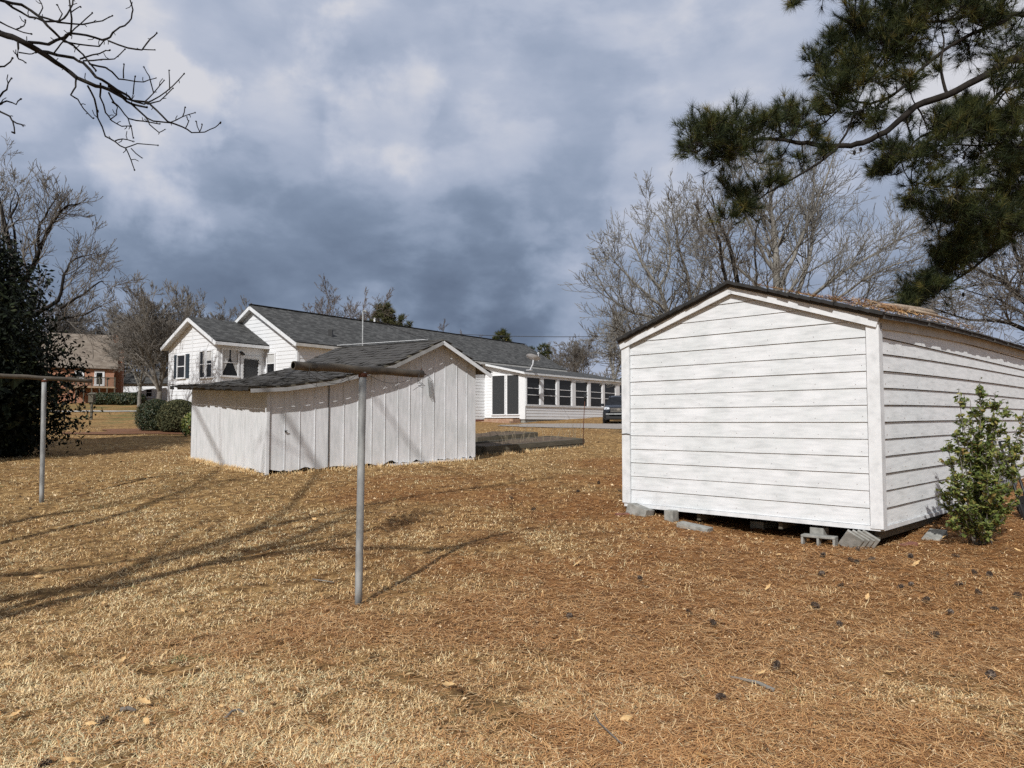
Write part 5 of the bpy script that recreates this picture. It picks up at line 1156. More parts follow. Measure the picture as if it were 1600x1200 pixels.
# ---- the pine at the right
def pine():
    tx, ty = 13.4, 14.2; z = g(tx, ty); S = 1.32; root = thing('pine_tree', 'large dark pine reaching in from the right over the white shed roof', 'tree', (tx, ty, z)); RR = random.Random(4)
    def T(h): return (tx + .02 * h, ty, z + h)
    def dfix(px): return .5 * min(1, max(0, (1400 - px) / 200))
    L = [(.085, [(1600, 92, 10), (1545, 116, 9.8), (1480, 148, 9.6), (1432, 165, 9.5), (1395, 198, 9.4), (1350, 222, 9.3), (1310, 228, 9.3), (1270, 226, 9.2), (1235, 221, 9.1), (1190, 217, 9.1), (1150, 222, 9.0), (1100, 224, 8.9)], 5.6),
         (.028, [(1310, 228, 9.3), (1285, 250, 9.2), (1255, 270, 9.2), (1215, 292, 9.2), (1178, 315, 9.1), (1140, 335, 9.1)], None),
         (.05, [(1600, 22, 10.1), (1565, 35, 10), (1505, 60, 9.9), (1450, 98, 9.8), (1400, 145, 9.8), (1360, 162, 9.7), (1325, 160, 9.7), (1290, 190, 9.6), (1255, 200, 9.6)], 6.4),
         (.04, [(1560, -10, 10.3), (1500, 28, 10.2), (1430, 35, 10.1), (1370, 50, 10), (1305, 82, 9.9), (1268, 98, 9.9)], 7.2),
         (.05, [(1605, 118, 10.6), (1560, 148, 10.5), (1500, 196, 10.3), (1440, 212, 10.2), (1400, 262, 10.1), (1370, 272, 10)], 5.2),
         (.04, [(1610, 210, 10.2), (1560, 226, 10), (1500, 226, 9.9), (1430, 228, 9.8)], 4.6), (.045, [(1610, 290, 10.2), (1540, 296, 10), (1480, 292, 9.8), (1425, 285, 9.7)], 4.0),
         (.055, [(1645, 320, 10.9), (1600, 345, 10.8), (1562, 382, 10.7), (1520, 420, 10.7), (1470, 450, 10.6), (1425, 478, 10.6)], 3.6), (.035, [(1640, 290, 10.6), (1580, 312, 10.4), (1520, 330, 10.3), (1460, 346, 10.2)], 4.0),
         (.03, [(1420, 35, 10.1), (1380, 90, 10), (1345, 130, 9.9), (1300, 105, 9.9)], None), (.03, [(1700, -40, 10.4), (1500, -30, 10.2), (1350, -10, 10), (1240, 2, 9.9)], 8.0),
         (.03, [(1480, 148, 9.6), (1470, 100, 9.7), (1475, 60, 9.8), (1465, 20, 9.9)], None), (.02, [(1432, 165, 9.5), (1445, 190, 9.6), (1450, 215, 9.7)], None), (.02, [(1560, 160, 10), (1585, 120, 10), (1590, 70, 10)], None), (.022, [(1310, 228, 9.3), (1330, 190, 9.4), (1340, 160, 9.5), (1360, 120, 9.6)], None)]
    polys = []; nodes = []
    for r0, P, th in L:
        W_ = [np.array(at(p[0], p[1], (p[2] + dfix(p[0])) * S)) for p in P]
        if th: W_ = [np.array(T(1.6 + (th - 2.1) * S)), (np.array(T(1.6 + (th - 1.6) * S)) + W_[0]) / 2 + (0, 0, .15)] + W_
        Q = []; n = len(W_)
        for i in range(n - 1):
            for t in (0, .25, .5, .75):
                p0, p1, p2, p3 = W_[max(i - 1, 0)], W_[i], W_[i + 1], W_[min(i + 2, n - 1)]
                Q.append(.5 * (2 * p1 + (p2 - p0) * t + (2 * p0 - 5 * p1 + 4 * p2 - p3) * t * t + (3 * p1 - p0 - 3 * p2 + p3) * t ** 3) + np.array([RR.gauss(0, .008) for _ in range(3)]))
        Q.append(W_[-1]); m = len(Q); polys.append((Q, [max(.008, r0 * (1 - .80 * i / (m - 1))) for i in range(m)])); nodes += Q
    polys.append(([T(-.3), T(2), T(5), T(8), T(11), T(13)], [.26, .22, .19, .15, .1, .04]))
    nodes = np.array(nodes)
    CL = [(1085, 215, 42, 26, 46, 8.95), (1150, 200, 48, 22, 48, 9), (1108, 240, 38, 18, 26, 9), (1205, 196, 42, 20, 42, 9.1), (1160, 246, 55, 16, 26, 9), (1245, 183, 32, 20, 32, 9.3), (1268, 205, 22, 14, 14, 9.3),
          (1205, 284, 26, 10, 16, 9.2), (1155, 302, 34, 14, 28, 9.1), (1148, 330, 32, 13, 26, 9.1), (1280, 96, 28, 12, 18, 9.9), (1318, 70, 32, 20, 38, 9.9), (1362, 40, 40, 30, 70, 10), (1425, 30, 55, 30, 95, 10.1), (1490, 14, 60, 20, 70, 10.1),
          (1345, 110, 42, 28, 60, 9.9), (1318, 150, 40, 26, 62, 9.7), (1400, 72, 45, 32, 55, 10), (1545, 25, 45, 22, 50, 10.1), (1460, 105, 24, 18, 9, 9.8), (1430, 128, 22, 18, 14, 9.6), (1590, 60, 20, 12, 6, 10), (1580, 105, 24, 20, 12, 10), (1570, 135, 34, 20, 22, 10.1),
          (1470, 200, 40, 24, 62, 9.8), (1425, 236, 50, 22, 74, 9.8), (1390, 264, 30, 12, 34, 10), (1500, 188, 45, 28, 70, 10), (1552, 205, 40, 26, 70, 10), (1592, 228, 26, 26, 42, 10), (1530, 250, 46, 15, 26, 10), (1460, 285, 46, 12, 22, 9.8), (1505, 292, 40, 12, 20, 9.9),
          (1478, 332, 36, 22, 66, 10.2), (1530, 330, 52, 26, 96, 10.2), (1582, 312, 34, 30, 70, 10.3), (1592, 356, 26, 22, 48, 10.6), (1502, 372, 44, 22, 60, 10.5), (1478, 412, 34, 22, 52, 10.6), (1452, 446, 36, 18, 50, 10.6), (1425, 470, 24, 10, 30, 10.6), (1540, 384, 30, 22, 46, 10.6),
          (1240, 4, 18, 5, 9, 9.9), (1300, -20, 40, 14, 30, 9.9), (1400, -40, 60, 24, 60, 10), (1520, -50, 60, 30, 60, 10.1), (1640, 40, 30, 60, 60, 10.3), (1650, 200, 30, 60, 70, 10.3), (1650, 330, 30, 50, 60, 10.6), (1360, 190, 18, 12, 8, 9.4), (1290, 170, 18, 14, 18, 9.5), (1300, 120, 30, 22, 26, 9.9), (1380, 60, 60, 40, 50, 10.2), (1400, 120, 40, 25, 24, 10), (1500, 50, 70, 30, 40, 10.3), (1345, 180, 34, 18, 26, 9.7), (1540, 190, 60, 25, 40, 10.4), (1560, 270, 46, 22, 36, 10.4), (1440, 320, 30, 12, 16, 10), (1560, 350, 50, 30, 50, 10.8), (1510, 400, 46, 28, 44, 10.8), (1440, 458, 40, 16, 30, 10.8), (1225, 250, 40, 12, 14, 9.2), (1120, 225, 50, 30, 30, 9.1), (1585, 95, 30, 40, 34, 10.2), (1540, 90, 45, 22, 20, 10.2), (1590, 170, 24, 26, 26, 10.3), (1530, 160, 40, 18, 16, 10.2), (1595, 270, 20, 24, 24, 10.5), (1400, 190, 34, 12, 12, 9.8), (1300, 240, 26, 10, 10, 9.4)]
    tp = []; td = []
    for (cx, cy, rx, ry, n, Yc) in CL:
        Yc += dfix(cx); Yc *= S; n = int(n * 2.5); c = np.array(at(cx, cy, Yc)); subs = []
        for s in range(max(2, n // 10)):
            e = np.array(at(cx + RR.uniform(-.8, .8) * rx, cy + RR.uniform(-.75, .75) * ry, Yc + RR.uniform(-.75, .75)))
            j = np.argmin(np.linalg.norm(nodes - e, axis=1) + .35 * np.linalg.norm(nodes - c, axis=1)); p = nodes[j]; m_ = (p + e) / 2 + np.array([RR.gauss(0, .05), RR.gauss(0, .05), -abs(RR.gauss(0, .07))])
            q = [p * (1 - t) ** 2 + m_ * 2 * t * (1 - t) + e * t * t for t in np.linspace(0, 1, 7)]; polys.append((q, [.012 - .0011 * i for i in range(7)])); subs.append(q)
        for _ in range(n):
            q = RR.choice(subs); i = RR.choice((3, 4, 5, 5, 6, 6)); b = q[i]; sc = min(1, (rx + ry) / 70)
            d = nrm(nrm(q[-1] - q[0]) * .7 + np.array([RR.gauss(0, .6), RR.gauss(0, .6), RR.gauss(.45, .5)])); L_ = RR.uniform(.10, .40) * sc; e = b + d * L_
            polys.append(([b, b + d * L_ * .5 + (0, 0, -.01), e], [.005, .0045, .004])); tp.append(e); td.append(nrm(d + (0, 0, .35)))
    poly_mesh('branches', polys, 6, M['bark_dark'], root)
    tp = np.array(tp); td = np.array(td); K = 50; n = len(tp)
    rr = NP; A = np.repeat(tp, K, 0); D = np.repeat(td, K, 0); off = rr.uniform(-.07, .02, (n * K, 1)); d = D * rr.uniform(.25, 1.1, (n * K, 1)) + rr.normal(0, .42, (n * K, 3)); d /= np.linalg.norm(d, axis=1, keepdims=True)
    a = A + D * off; Ln = rr.uniform(.14, .24, (n * K, 1)); mid = a + d * Ln * .55; b = a + d * Ln; b[:, 2] -= .012
    s = np.cross(d, rr.normal(0, 1, (n * K, 3))); s /= np.linalg.norm(s, axis=1, keepdims=True); w = .0028
    V = np.stack([a - s * w, a + s * w, b], 1).reshape(-1, 3); tv = np.repeat(np.clip(rr.normal(.52, .22, n), 0, 1), K); v = np.repeat(np.clip(tv + rr.normal(0, .12, n * K), 0, 1), 3)
    mb = MB(); mb.add(V, [np.arange(len(V)).reshape(-1, 3)], v); mb.build('needles', M['needle'], root, False, 'v')
    # hanging cones
    for (cx, cy, Yc) in ((1345, 233, 9.3), (1508, 240, 10), (1506, 246, 10), (1335, 238, 9.3), (1475, 258, 10), (1530, 395, 10.6), (1505, 460, 10.6)):
        p = np.array(at(cx, cy, (Yc + dfix(cx)) * S)); mb = MB(); mb.tube([p + (0, 0, .04), p + (0, 0, .02), p - (0, 0, .02), p - (0, 0, .05)], [.006, .024, .026, .006], 7)
        mb.build('hanging_cone', M['bark_dark'], root, True)
pine()

# ---- the leafy bush in front of the long wall
def leafy_bush():
    x, y, _ = at(1530, 829, 8.9); z = g(x, y); root = thing('leafy_bush', 'glossy olive-green leafy bush growing against the long wall of the lap-sided shed', 'bush', (x, y, z)); RR = random.Random(6)
    tips = [(1531, 592, 8.9), (1536, 610, 9.0), (1498, 607, 8.9), (1502, 650, 8.8), (1575, 626, 9.0), (1560, 640, 8.8), (1478, 690, 8.8), (1484, 715, 8.7), (1598, 660, 9.0), (1594, 690, 8.8), (1555, 612, 8.9), (1468, 772, 8.8), (1480, 750, 8.6), (1588, 735, 8.7), (1512, 660, 8.8), (1560, 700, 8.6), (1492, 742, 8.6), (1540, 742, 8.5),
            (1600, 765, 8.8), (1522, 800, 8.5), (1484, 818, 8.7), (1575, 682, 8.8), (1540, 690, 8.7), (1520, 700, 8.9), (1500, 700, 8.9), (1550, 770, 8.5), (1500, 790, 8.6), (1580, 795, 8.7), (1530, 650, 9.1), (1570, 760, 8.5), (1612, 700, 8.9), (1516, 625, 8.9), (1546, 655, 9), (1510, 760, 8.6), (1565, 815, 8.6), (1520, 745, 9.0), (1475, 790, 8.9), (1495, 675, 8.8), (1535, 820, 8.4), (1600, 640, 9.1)]
    polys = []; P = []; Nn = []
    for (tx, ty, tY) in tips:
        b = np.array((x + RR.uniform(-.12, .12), y + RR.uniform(-.1, .1), z - .03)); e = np.array(at(tx, ty, tY)); c = (b + e) / 2 + (RR.uniform(-.05, .05), 0, RR.uniform(0, .12))
        c[0] = b[0] + (e[0] - b[0]) * RR.uniform(.45, .7); q = [b * (1 - t) ** 2 + c * 2 * t * (1 - t) + e * t * t for t in np.linspace(0, 1, 9)]; polys.append((q, [.009 - .0008 * i for i in range(9)]))
        L_ = np.linalg.norm(e - b)
        for k in range(int(L_ * 19)):
            t = RR.uniform(.22, 1); i = min(7, int(t * 8)); p = q[i]; d = nrm(nrm(q[i + 1] - q[i]) + np.array([RR.gauss(0, .6), RR.gauss(0, .6), RR.gauss(.2, .3)])); l = RR.uniform(.05, .16); p2 = p + d * l; polys.append(([p, p2], [.0035, .002]))
            for j in range(7): a = p + (p2 - p) * RR.uniform(.3, 1.1); dd = nrm(np.array([RR.gauss(0, 1), RR.gauss(0, 1), RR.gauss(.4, .7)])); P.append(a + dd * .028); Nn.append(np.cross(dd, (RR.gauss(0, 1), RR.gauss(0, 1), .2)) + (0, 0, .5))
        for j in range(12): i = RR.randint(5, 7); a = q[i] + (q[i + 1] - q[i]) * RR.random(); dd = nrm(np.array([RR.gauss(0, 1), RR.gauss(0, 1), RR.gauss(.5, .5)])); P.append(a + dd * .026); Nn.append(np.cross(dd, (RR.gauss(0, 1), RR.gauss(0, 1), .2)) + (0, 0, .5))
    poly_mesh('stems', polys, 5, M['bark_tan'], root); leaf_mesh(np.array(P), np.array(Nn), .072, .5, 'leaves', M['leaf_bush'], root)
leafy_bush()

# ================================================================ grass, straw, litter
def blades(name, X, Y, length, width, lean, m, label, cat, v, z0=0.0, bend=.7, spread=.28, ang=None):
    """arching two-piece blades rooted at X, Y"""
    n = len(X); Z = G(X, Y) - .006 + z0 * NP.random(n); an = NP.uniform(0, 2 * PI, n) if ang is None else ang; le = np.clip(NP.normal(lean, spread, n), .05, 1.55); L = length * NP.uniform(.5, 1.3, n)
    l2 = np.clip(le + bend * NP.uniform(.2, 1.4, n), .1, 1.95); a2 = an + NP.normal(0, .45, n)
    dx, dy = np.cos(an), np.sin(an); wx, wy = -dy * width / 2, dx * width / 2
    mx_, my_, mz_ = X + dx * L * .5 * np.sin(le), Y + dy * L * .5 * np.sin(le), Z + L * .5 * np.cos(le)
    tx, ty, tz = mx_ + np.cos(a2) * L * .5 * np.sin(l2), my_ + np.sin(a2) * L * .5 * np.sin(l2), np.maximum(mz_ + L * .5 * np.cos(l2), Z + .002)
    V = np.stack([np.stack([X - wx, Y - wy, Z], -1), np.stack([X + wx, Y + wy, Z], -1), np.stack([mx_ + wx * .8, my_ + wy * .8, mz_], -1), np.stack([mx_ - wx * .8, my_ - wy * .8, mz_], -1), np.stack([tx, ty, tz], -1)], 1).reshape(-1, 3)
    i = np.arange(n)[:, None] * 5; mb = MB(); mb.add(V, [np.concatenate([i, i + 1, i + 2, i + 3], 1), np.concatenate([i + 3, i + 2, i + 4], 1)], np.repeat(v, 5)); o = mb.build(name, m, None, False, 'v'); tag(o, label, cat, None, 'stuff'); return o
def scatter(n, y0, y1, pw):
    u = NP.random(n); Y = (y0 ** (1 - pw) + u * (y1 ** (1 - pw) - y0 ** (1 - pw))) ** (1 / (1 - pw)); X = NP.uniform(-.74, .74, n) * Y + NP.normal(0, .4, n); return X, Y
def clumpy(X, Y): return np.clip(.5 + 1.5 * (.40 * vn(X, Y, .28, 5) + .30 * vn(X, Y, .12, 6) + .30 * vn(X, Y, .9, 7) - .5), 0, 1)
def inside(X, Y, O, d, e, L, W, m=.05):
    ax = (X - O[0]) * d[0] + (Y - O[1]) * d[1]; ay = (X - O[0]) * e[0] + (Y - O[1]) * e[1]; return (ax > m) & (ax < L - m) & (ay > m) & (ay < W - m)
def outside_buildings(X, Y):
    k = ~inside(X, Y, (4.32, 8.70), (-.705, .7092), (.7092, .705), 3.66, 9.2, .12); k &= ~inside(X, Y, (-4.81, 14.5), (.766, .643), (-.643, .766), 5.12, 4.83); return k
X, Y = scatter(760000, 3.0, 34, 1.75); s = straw(X, Y); k = (NP.random(len(X)) > s * .72) & (NP.random(len(X)) < .30 + .75 * clumpy(X, Y)) & (np.sin(X * 2.1 + 2 * np.sin(Y * 1.3)) * np.sin(Y * 2.7 + 1.5 * np.sin(X * 1.9)) < .86) & outside_buildings(X, Y); X, Y = X[k], Y[k]; sc = np.clip(Y / 5.5, .8, 4) ** .55
pt = .5 * vn(X, Y, 1.3, 8) + .3 * vn(X, Y, .45, 9) + .2 * vn(X, Y, .16, 10)
v = np.clip(NP.normal(.58, .25, len(X)) + 1.0 * (pt - .5) - .25 * s[k], 0, .97); v[(NP.random(len(X)) < .003) | ((vn(X, Y, .35, 11) > .955) & (NP.random(len(X)) < .7))] = 1
blades('dry_grass', X, Y, .044 * 1.30 * sc ** .2 * (.6 + .8 * clumpy(X * 1.7, Y * 1.7)), .0054 * sc, 1.15, M['grass'], 'short dry tan winter grass covering the lawn', 'grass', v)
X, Y = scatter(260000, 3.0, 24, 1.6); s = np.clip(straw(X, Y) + .16, 0, 1); k = (NP.random(len(X)) < s * (.45 + .6 * clumpy(X * .8 + 3, Y * .8))) & (NP.random(len(X)) < 1.2) & ~inside(X, Y, (4.32, 8.70), (-.705, .7092), (.7092, .705), 3.66, 9.2, .5); X, Y = X[k], Y[k]; sc = np.clip(Y / 6, .8, 3) ** .7
blades('pine_needle_litter', X, Y, .15, .0044 * sc, 1.50, M['strawn'], 'fallen rust-orange pine needles matted over the ground at right', 'pine straw', np.clip(NP.normal(.5, .27, len(X)), 0, 1), .034, .25, .07)
# taller pale tufts
tx_, ty_ = [], []
for _ in range(260):
    a, b = scatter(1, 4.2, 15, 1.5); a, b = a[0], b[0]; 
    if straw(a, b) > .9 and R.random() < .5: continue
    m = R.randint(20, 60); r_ = R.uniform(.02, .09); tx_ += list(a + NP.normal(0, r_, m)); ty_ += list(b + NP.normal(0, r_, m))
X, Y = np.array(tx_), np.array(ty_); k = outside_buildings(X, Y); X, Y = X[k], Y[k]
blades('grass_tufts', X, Y, .065, .0045, .85, M['grass'], 'taller pale tufts of dry grass standing in the lawn', 'grass', np.clip(NP.normal(.72, .15, len(X)), 0, .97))
# grass at the foot of the board shed and the timber beds
ln = []
for (p, q, n) in (((-4.87, 14.42), (-7.98, 18.15), 1500), ((-4.80, 14.40), (-.9, 17.70), 1100), ((-.72, 19.15), (2.2, 22.3), 900), ((-2.0, 17.0), (-.8, 17.9), 150)):
    t = NP.random(n); ln.append(np.stack([p[0] + (q[0] - p[0]) * t + NP.normal(0, .05, n), p[1] + (q[1] - p[1]) * t - np.abs(NP.normal(0, .06, n))], -1))
E = np.concatenate(ln); blades('edge_grass', E[:, 0], E[:, 1], .12, .008, .5, M['grass'], 'ragged dry grass at the foot of the board shed', 'grass', np.clip(NP.normal(.6, .2, len(E)), 0, .97))
# tiny litter: bits of leaf and bark
X, Y = scatter(16000, 3.0, 20, 1.7); k = outside_buildings(X, Y); X, Y = X[k], Y[k]; n = len(X)
P = np.stack([X, Y, G(X, Y) + .018], -1); Nn = NP.normal(0, .45, (n, 3)) + (0, 0, 1); o = leaf_mesh(P, Nn, NP.uniform(.008, .034, n) * np.clip(Y / 7, .8, 2), .6, 'leaf_litter', M['litter'], None, None, .8); tag(o, 'tiny bits of dead leaf and bark strewn over the lawn', 'litter', None, 'stuff')

# fallen leaves one can point at
def leaf_obj():
    mb = MB(); K = 9; V = []
    for i in range(K):
        t = i / (K - 1); w = .5 * math.sin(PI * min(1, t * 1.05)) ** .8 * (.62 + .2 * math.sin(t * 19)); x = t - .5; zz = .28 * (x * x) * 1.6
        V += [(x, -w * .62, zz + .22 * w), (x, 0, zz), (x, w * .62, zz + .30 * w)]
    mb.add(V, [np.array([[3 * i + j, 3 * i + 3 + j, 3 * i + 4 + j, 3 * i + 1 + j] for i in range(K - 1) for j in (0, 1)])])
    mb.tube([(-.5, 0, .12), (-.72, .05, .16)], [.02, .012], 4); o = mb.build('fallen_leaf', M['leafdead'], None, True); return o
L0 = leaf_obj(); first = True
spots = [(12, 1045), (112, 1030), (190, 1042), (160, 950 + 0), (210, 988), (225, 1108), (140, 1140), (110, 1196), (230, 1138), (385, 1072), (285, 958), (20, 1130), (345, 1110), (590, 1090), (700, 1080), (640, 1060), (540, 850), (492, 816), (810, 800), (1010, 920), (1065, 918), (1190, 1062), (1240, 1060), (1118, 1001), (1343, 1008), (1200, 925), (1150, 925), (1400, 1170), (1500, 1110), (1098, 1196), (1265, 1035), (1320, 1012), (1390, 1060), (1215, 870), (900, 885), (1430, 885), (760, 905), (1520, 985), (905, 1010), (280, 745 + 60), (320, 830), (60, 905), (430, 1010), (1475, 842), (1590, 865), (980, 1130), (50, 760), (200, 740), (1355, 940), (1560, 1060)]
def ground_at(px, py):
    dzz = (CAMZ - at(px, py, 1.0)[2]); Y = 6.0
    for _ in range(40): X_ = at(px, py, Y)[0]; Y = .5 * Y + .5 * (CAMZ - g(X_, Y)) / dzz
    X_ = at(px, py, Y)[0]; return X_, Y, g(X_, Y)
for i, (px, py) in enumerate(spots):
    X_, Y_, Z_ = ground_at(px, py); o = L0 if first else L0.copy()
    if not first: C.objects.link(o)
    first = False; s = R.uniform(.07, .105) * (1 if py > 900 else 1.2); o.location = (X_, Y_, Z_ + .038); o.scale = (s, s, s * R.uniform(.8, 1.5)); o.rotation_euler = (R.gauss(0, .35) + (PI if R.random() < .3 else 0), R.gauss(0, .35), R.uniform(0, 6.3))
    tag(o, 'curled tan dead leaf lying on the lawn', 'fallen leaf', 'fallen leaves on the lawn')
# pine cones
def cone_obj():
    mb = MB(); GA = 2.39996; n = 66
    for i in range(n):
        t = i / n; a = i * GA; zz = -.5 + t; r_ = .34 * math.sin(PI * (.12 + .85 * t)) ** .7; L_ = .20 * (1.1 - .5 * t); d = np.array((math.cos(a), math.sin(a), .45 - .2 * (1 - t))); d /= np.linalg.norm(d); s_ = np.array((-math.sin(a), math.cos(a), 0)); p = np.array((0, 0, zz)) + d * r_ * .45; e = p + d * (r_ * .6 + L_)
        mb.add([p - s_ * .03, p + s_ * .03, e + s_ * .10 - d * .06, e, e - s_ * .10 - d * .06, e + (0, 0, -.04) + s_ * .0], [[0, 1, 2, 3, 4], [4, 3, 5], [3, 2, 5]], R.random())
    mb.tube([(0, 0, -.55), (0, 0, .45)], [.12, .05], 6); return mb.build('pine_cone', M['cone'], None, False, 'v')
P0_ = cone_obj(); first = True
for (px, py) in [(1000, 906), (1083, 960), (1112, 980), (1120, 982), (1275, 948), (1278, 898), (1312, 916), (1330, 880), (1345, 881), (1366, 877), (1420, 873), (1433, 918), (1400, 921), (1452, 943), (1495, 872), (1524, 897), (1540, 900), (1530, 930), (1500, 918), (1478, 958), (1308, 982), (1122, 1095), (1207, 1045), (1340, 860), (1590, 936), (1560, 958), (965, 768), (935, 757), (837, 797), (985, 745), (800, 780), (1550, 1062), (160, 1136), (1290, 872), (890, 968), (1453, 996), (85, 1197), (905, 690 + 80)]:
    X_, Y_, Z_ = ground_at(px, py); o = P0_ if first else P0_.copy()
    if not first: C.objects.link(o)
    first = False; s = R.uniform(.046, .062); o.location = (X_ + R.uniform(-.04, .04), Y_ + R.uniform(-.06, .06), Z_ + .024); o.scale = (s * 1.0, s * 1.0, s * 1.25); o.rotation_euler = (R.uniform(.6, 1.9), R.uniform(-.5, .5), R.uniform(0, 6.3))
    tag(o, 'dark open pine cone lying on the needles', 'pine cone', 'pine cones on the ground')
# sticks
def stick(label, pts, r, mat='bark_tan', name='fallen_stick'):
    W_ = []
    for px, py, dz in pts: a = ground_at(px, py); W_.append((a[0], a[1], a[2] + dz))
    mb = MB(); n = len(W_); mb.tube(W_, [r * (1 - .5 * i / n) for i in range(n)], 7); o = mb.build(name, M[mat], None, True); tag(o, label, 'stick', 'fallen sticks')
stick('short stick with a pale broken end lying right of the photo centre bottom', [(1210, 1084, .02), (1185, 1076, .035), (1160, 1069, .03), (1138, 1062, .02)], .012, 'bark_grey')
stick('thin curved twig standing out of the grass near the bottom edge', [(926, 1110, .0), (935, 1140, .04), (950, 1158, .05), (972, 1172, .03)], .005)
stick('small forked bark piece on the grass, lower left', [(352, 1128, .02), (362, 1120, .03), (372, 1117, .03), (384, 1120, .015)], .008, 'bark_tan')
stick('thin pale twig lying near the foot of the nearest steel post', [(488, 908, .02), (505, 912, .03), (522, 913, .02)], .006, 'bark_grey')
stick('flat grey bark strip on the lawn, lower left', [(188, 1114, .015), (200, 1112, .02), (212, 1115, .015)], .014, 'bark_tan')
# dry stalks in the timber bed
RR = random.Random(8); polys = []
for _ in range(46):
    t = RR.random(); x0 = -.6 + 2.9 * t + RR.uniform(-.5, .1); y0 = 19.5 + 3.1 * t + RR.uniform(0, .8); z0 = g(x0, y0) + .1; h = RR.uniform(.15, .75); lx, ly = RR.uniform(-.5, .5), RR.uniform(-.3, .2)
    polys.append(([(x0, y0, z0), (x0 + lx * h * .4, y0 + ly * h * .4, z0 + h * .6), (x0 + lx * h, y0 + ly * h, z0 + h)], [.006, .005, .003]))
V, Fq = tubes(polys, 4); mb = MB(); mb.add(V, [Fq]); o = mb.build('dry_stalks', simple('straw stalks', (.36, .30, .20), (.22, .18, .12), s=4)); tag(o, 'thin dry weed stalks sprouting from the long timber bed', 'weeds', None, 'stuff')

# ================================================================ sky, sun, camera
w = bpy.data.worlds.new('World'); bpy.context.scene.world = w; w.use_nodes = True; nt = w.node_tree
SUN_EL = math.radians(38); SUN_ROT = math.atan2(-SX, -SY)
sky = nt.nodes.new('ShaderNodeTexSky'); sky.sky_type = 'NISHITA'; sky.sun_disc = False; sky.sun_elevation = SUN_EL; sky.sun_rotation = SUN_ROT % (2 * PI)
bg1 = nt.nodes['Background']; link(nt, sky.outputs[0], bg1.inputs[0]); bg1.inputs[1].default_value = .05
bg2 = nt.nodes.new('ShaderNodeBackground'); mx = nt.nodes.new('ShaderNodeMixShader'); link(nt, bg1.outputs[0], mx.inputs[1]); link(nt, bg2.outputs[0], mx.inputs[2]); link(nt, mx.outputs[0], nt.nodes['World Output'].inputs[0])
tc = nt.nodes.new('ShaderNodeTexCoord'); sep = nt.nodes.new('ShaderNodeSeparateXYZ'); link(nt, tc.outputs['Generated'], sep.inputs[0])
def mth(op, a, b=None, c=None):
    m = nt.nodes.new('ShaderNodeMath'); m.operation = op
    for i, v_ in enumerate((a, b, c)):
        if v_ is None: continue
        if isinstance(v_, (int, float)): m.inputs[i].default_value = v_
        else: link(nt, v_, m.inputs[i])
    return m.outputs[0]
X_, Y_, Z_ = sep.outputs
fr = mth('SMOOTH_MIN', mth('MAXIMUM', mth('MULTIPLY_ADD', Y_, 2.2, .75), 0.0), 1.0, .1); link(nt, fr, mx.inputs[0])
CLOUDS = [(290, 185, 80, .20), (235, 290, 100, .25), (565, 160, 110, .20), (700, 110, 170, .05), (1000, 270, 110, .18), (1150, 120, 120, .12), (870, 505, 80, .14), (740, 430, 210, -.10), (520, 340, 160, -.05), (120, 130, 90, -.08), (300, 420, 130, -.05), (420, 60, 120, -.06), (860, 60, 120, -.05), (1560, 140, 200, .10)]
# cloud layer coordinates: flattened towards the horizon
zz = mth('ADD', mth('MAXIMUM', Z_, 0.0), .85)
comb = nt.nodes.new('ShaderNodeCombineXYZ'); link(nt, mth('DIVIDE', X_, zz), comb.inputs[0]); link(nt, mth('DIVIDE', Y_, zz), comb.inputs[1]); link(nt, mth('MULTIPLY', Z_, 1.35), comb.inputs[2])
mp = nt.nodes.new('ShaderNodeMapping'); link(nt, comb.outputs[0], mp.inputs[0]); setin(mp, 'Location', (2.15, 4.4, 0.9))
n1 = noise(nt, mp.outputs[0], 3.0, 5, .5, .1); n2 = noise(nt, mp.outputs[0], 8.0, 6, .52, .1)
rmp = ramp(nt, Z_, [(0, (.50,) * 3), (.055, (.40,) * 3), (.12, (.24,) * 3), (.20, (.38,) * 3), (.30, (.54,) * 3), (.42, (.64,) * 3), (.60, (.66,) * 3)])
side = mth('MULTIPLY', mth('ABSOLUTE', mth('ADD', X_, .08)), .42)
f = mth('ADD', mth('ADD', rmp.outputs[0], .035), side)
f = mth('ADD', f, mth('MULTIPLY', mth('SUBTRACT', n1, .5), .7)); f = mth('ADD', f, mth('MULTIPLY', mth('SUBTRACT', n2, .5), .60))
nd = nt.nodes.new('ShaderNodeTexNoise'); setin(nd, 'Scale', 7.5); setin(nd, 'Detail', 6); setin(nd, 'Roughness', .55); link(nt, tc.outputs['Generated'], nd.inputs['Vector'])
vs = nt.nodes.new('ShaderNodeVectorMath'); vs.operation = 'SUBTRACT'; link(nt, nd.outputs['Color'], vs.inputs[0]); vs.inputs[1].default_value = (.5, .5, .5)
va = nt.nodes.new('ShaderNodeVectorMath'); va.operation = 'MULTIPLY_ADD'; link(nt, vs.outputs[0], va.inputs[0]); va.inputs[1].default_value = (.30, .30, .30); link(nt, tc.outputs['Generated'], va.inputs[2])
vn = nt.nodes.new('ShaderNodeVectorMath'); vn.operation = 'NORMALIZE'; link(nt, va.outputs[0], vn.inputs[0])
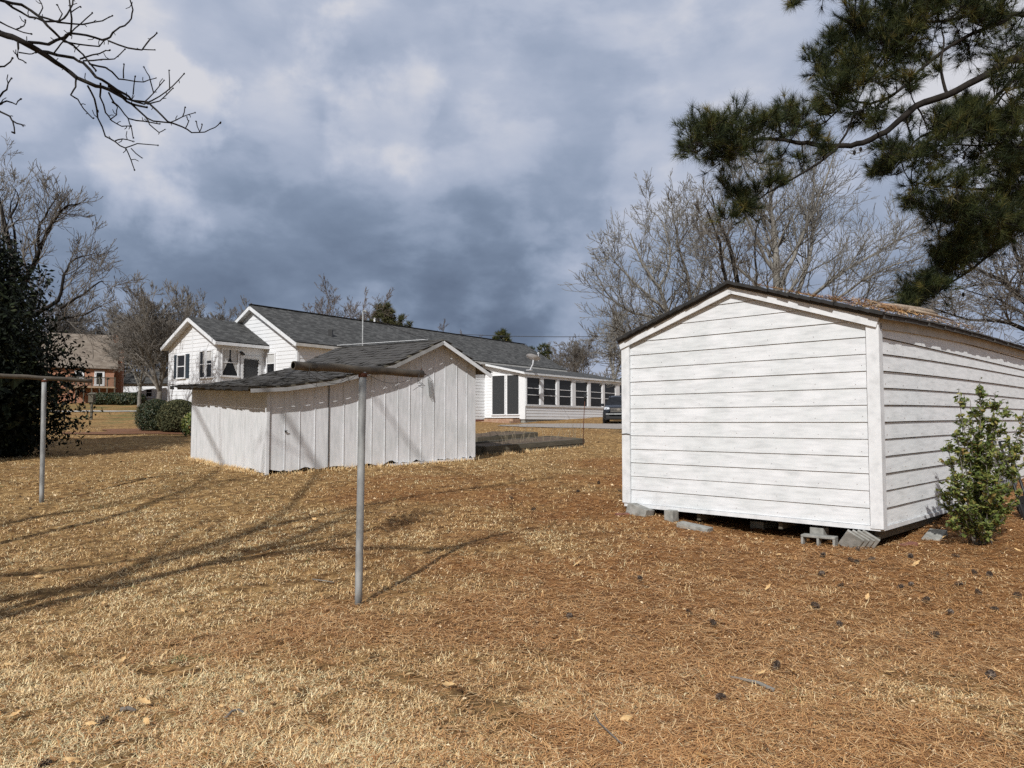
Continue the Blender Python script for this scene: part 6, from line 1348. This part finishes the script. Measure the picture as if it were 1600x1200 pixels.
for (bx_, by_, br_, am) in CLOUDS:
    d_ = nrm(np.array(at(bx_, by_, 1.0)) - (0, 0, CAMZ)); dp = nt.nodes.new('ShaderNodeVectorMath'); dp.operation = 'DOT_PRODUCT'; link(nt, vn.outputs[0], dp.inputs[0]); dp.inputs[1].default_value = tuple(d_)
    mr = nt.nodes.new('ShaderNodeMapRange'); mr.interpolation_type = 'SMOOTHSTEP'; link(nt, dp.outputs['Value'], mr.inputs[0]); mr.inputs[1].default_value = math.cos(br_ / F); mr.inputs[2].default_value = math.cos(br_ / F * .15); mr.inputs[4].default_value = am
    f = mth('ADD', f, mr.outputs[0])
ms = nt.nodes.new('ShaderNodeMapRange'); ms.interpolation_type = 'SMOOTHSTEP'; link(nt, n2, ms.inputs[0]); ms.inputs[1].default_value = .46; ms.inputs[2].default_value = .60; ms.inputs[3].default_value = -.02; ms.inputs[4].default_value = .045
f = mth('ADD', f, ms.outputs[0])
cr = ramp(nt, f, [(0.0, (.080, .108, .170)), (.22, (.125, .165, .245)), (.45, (.225, .29, .405)), (.66, (.37, .43, .56)), (.84, (.50, .545, .66)), (1.0, (.68, .68, .72))])
cr.color_ramp.interpolation = 'B_SPLINE'
link(nt, cr.outputs[0], bg2.inputs[0]); bg2.inputs[1].default_value = 1.0
sd = bpy.data.lights.new('sun', 'SUN'); sd.energy = 4.0; sd.angle = math.radians(.5); sd.color = (1.0, .985, .96); so = bpy.data.objects.new('sun', sd); C.objects.link(so)
dirv = Vector((SX * math.cos(SUN_EL), SY * math.cos(SUN_EL), -math.sin(SUN_EL))); so.rotation_euler = dirv.to_track_quat('-Z', 'Y').to_euler()
cd = bpy.data.cameras.new('camera'); co = bpy.data.objects.new('camera', cd); C.objects.link(co); cd.sensor_fit = 'HORIZONTAL'; cd.sensor_width = 36; cd.lens = 36 * F / 1600
co.location = (0, 0, CAMZ); co.rotation_euler = (PI / 2 + PITCH, 0, 0); cd.clip_end = 2000; cd.clip_start = .05
sc_ = bpy.context.scene; sc_.camera = co
sc_.view_settings.view_transform = 'Standard'; sc_.view_settings.look = 'None'; sc_.view_settings.exposure = 0; sc_.view_settings.gamma = 1
sc_.cycles.use_denoising = False
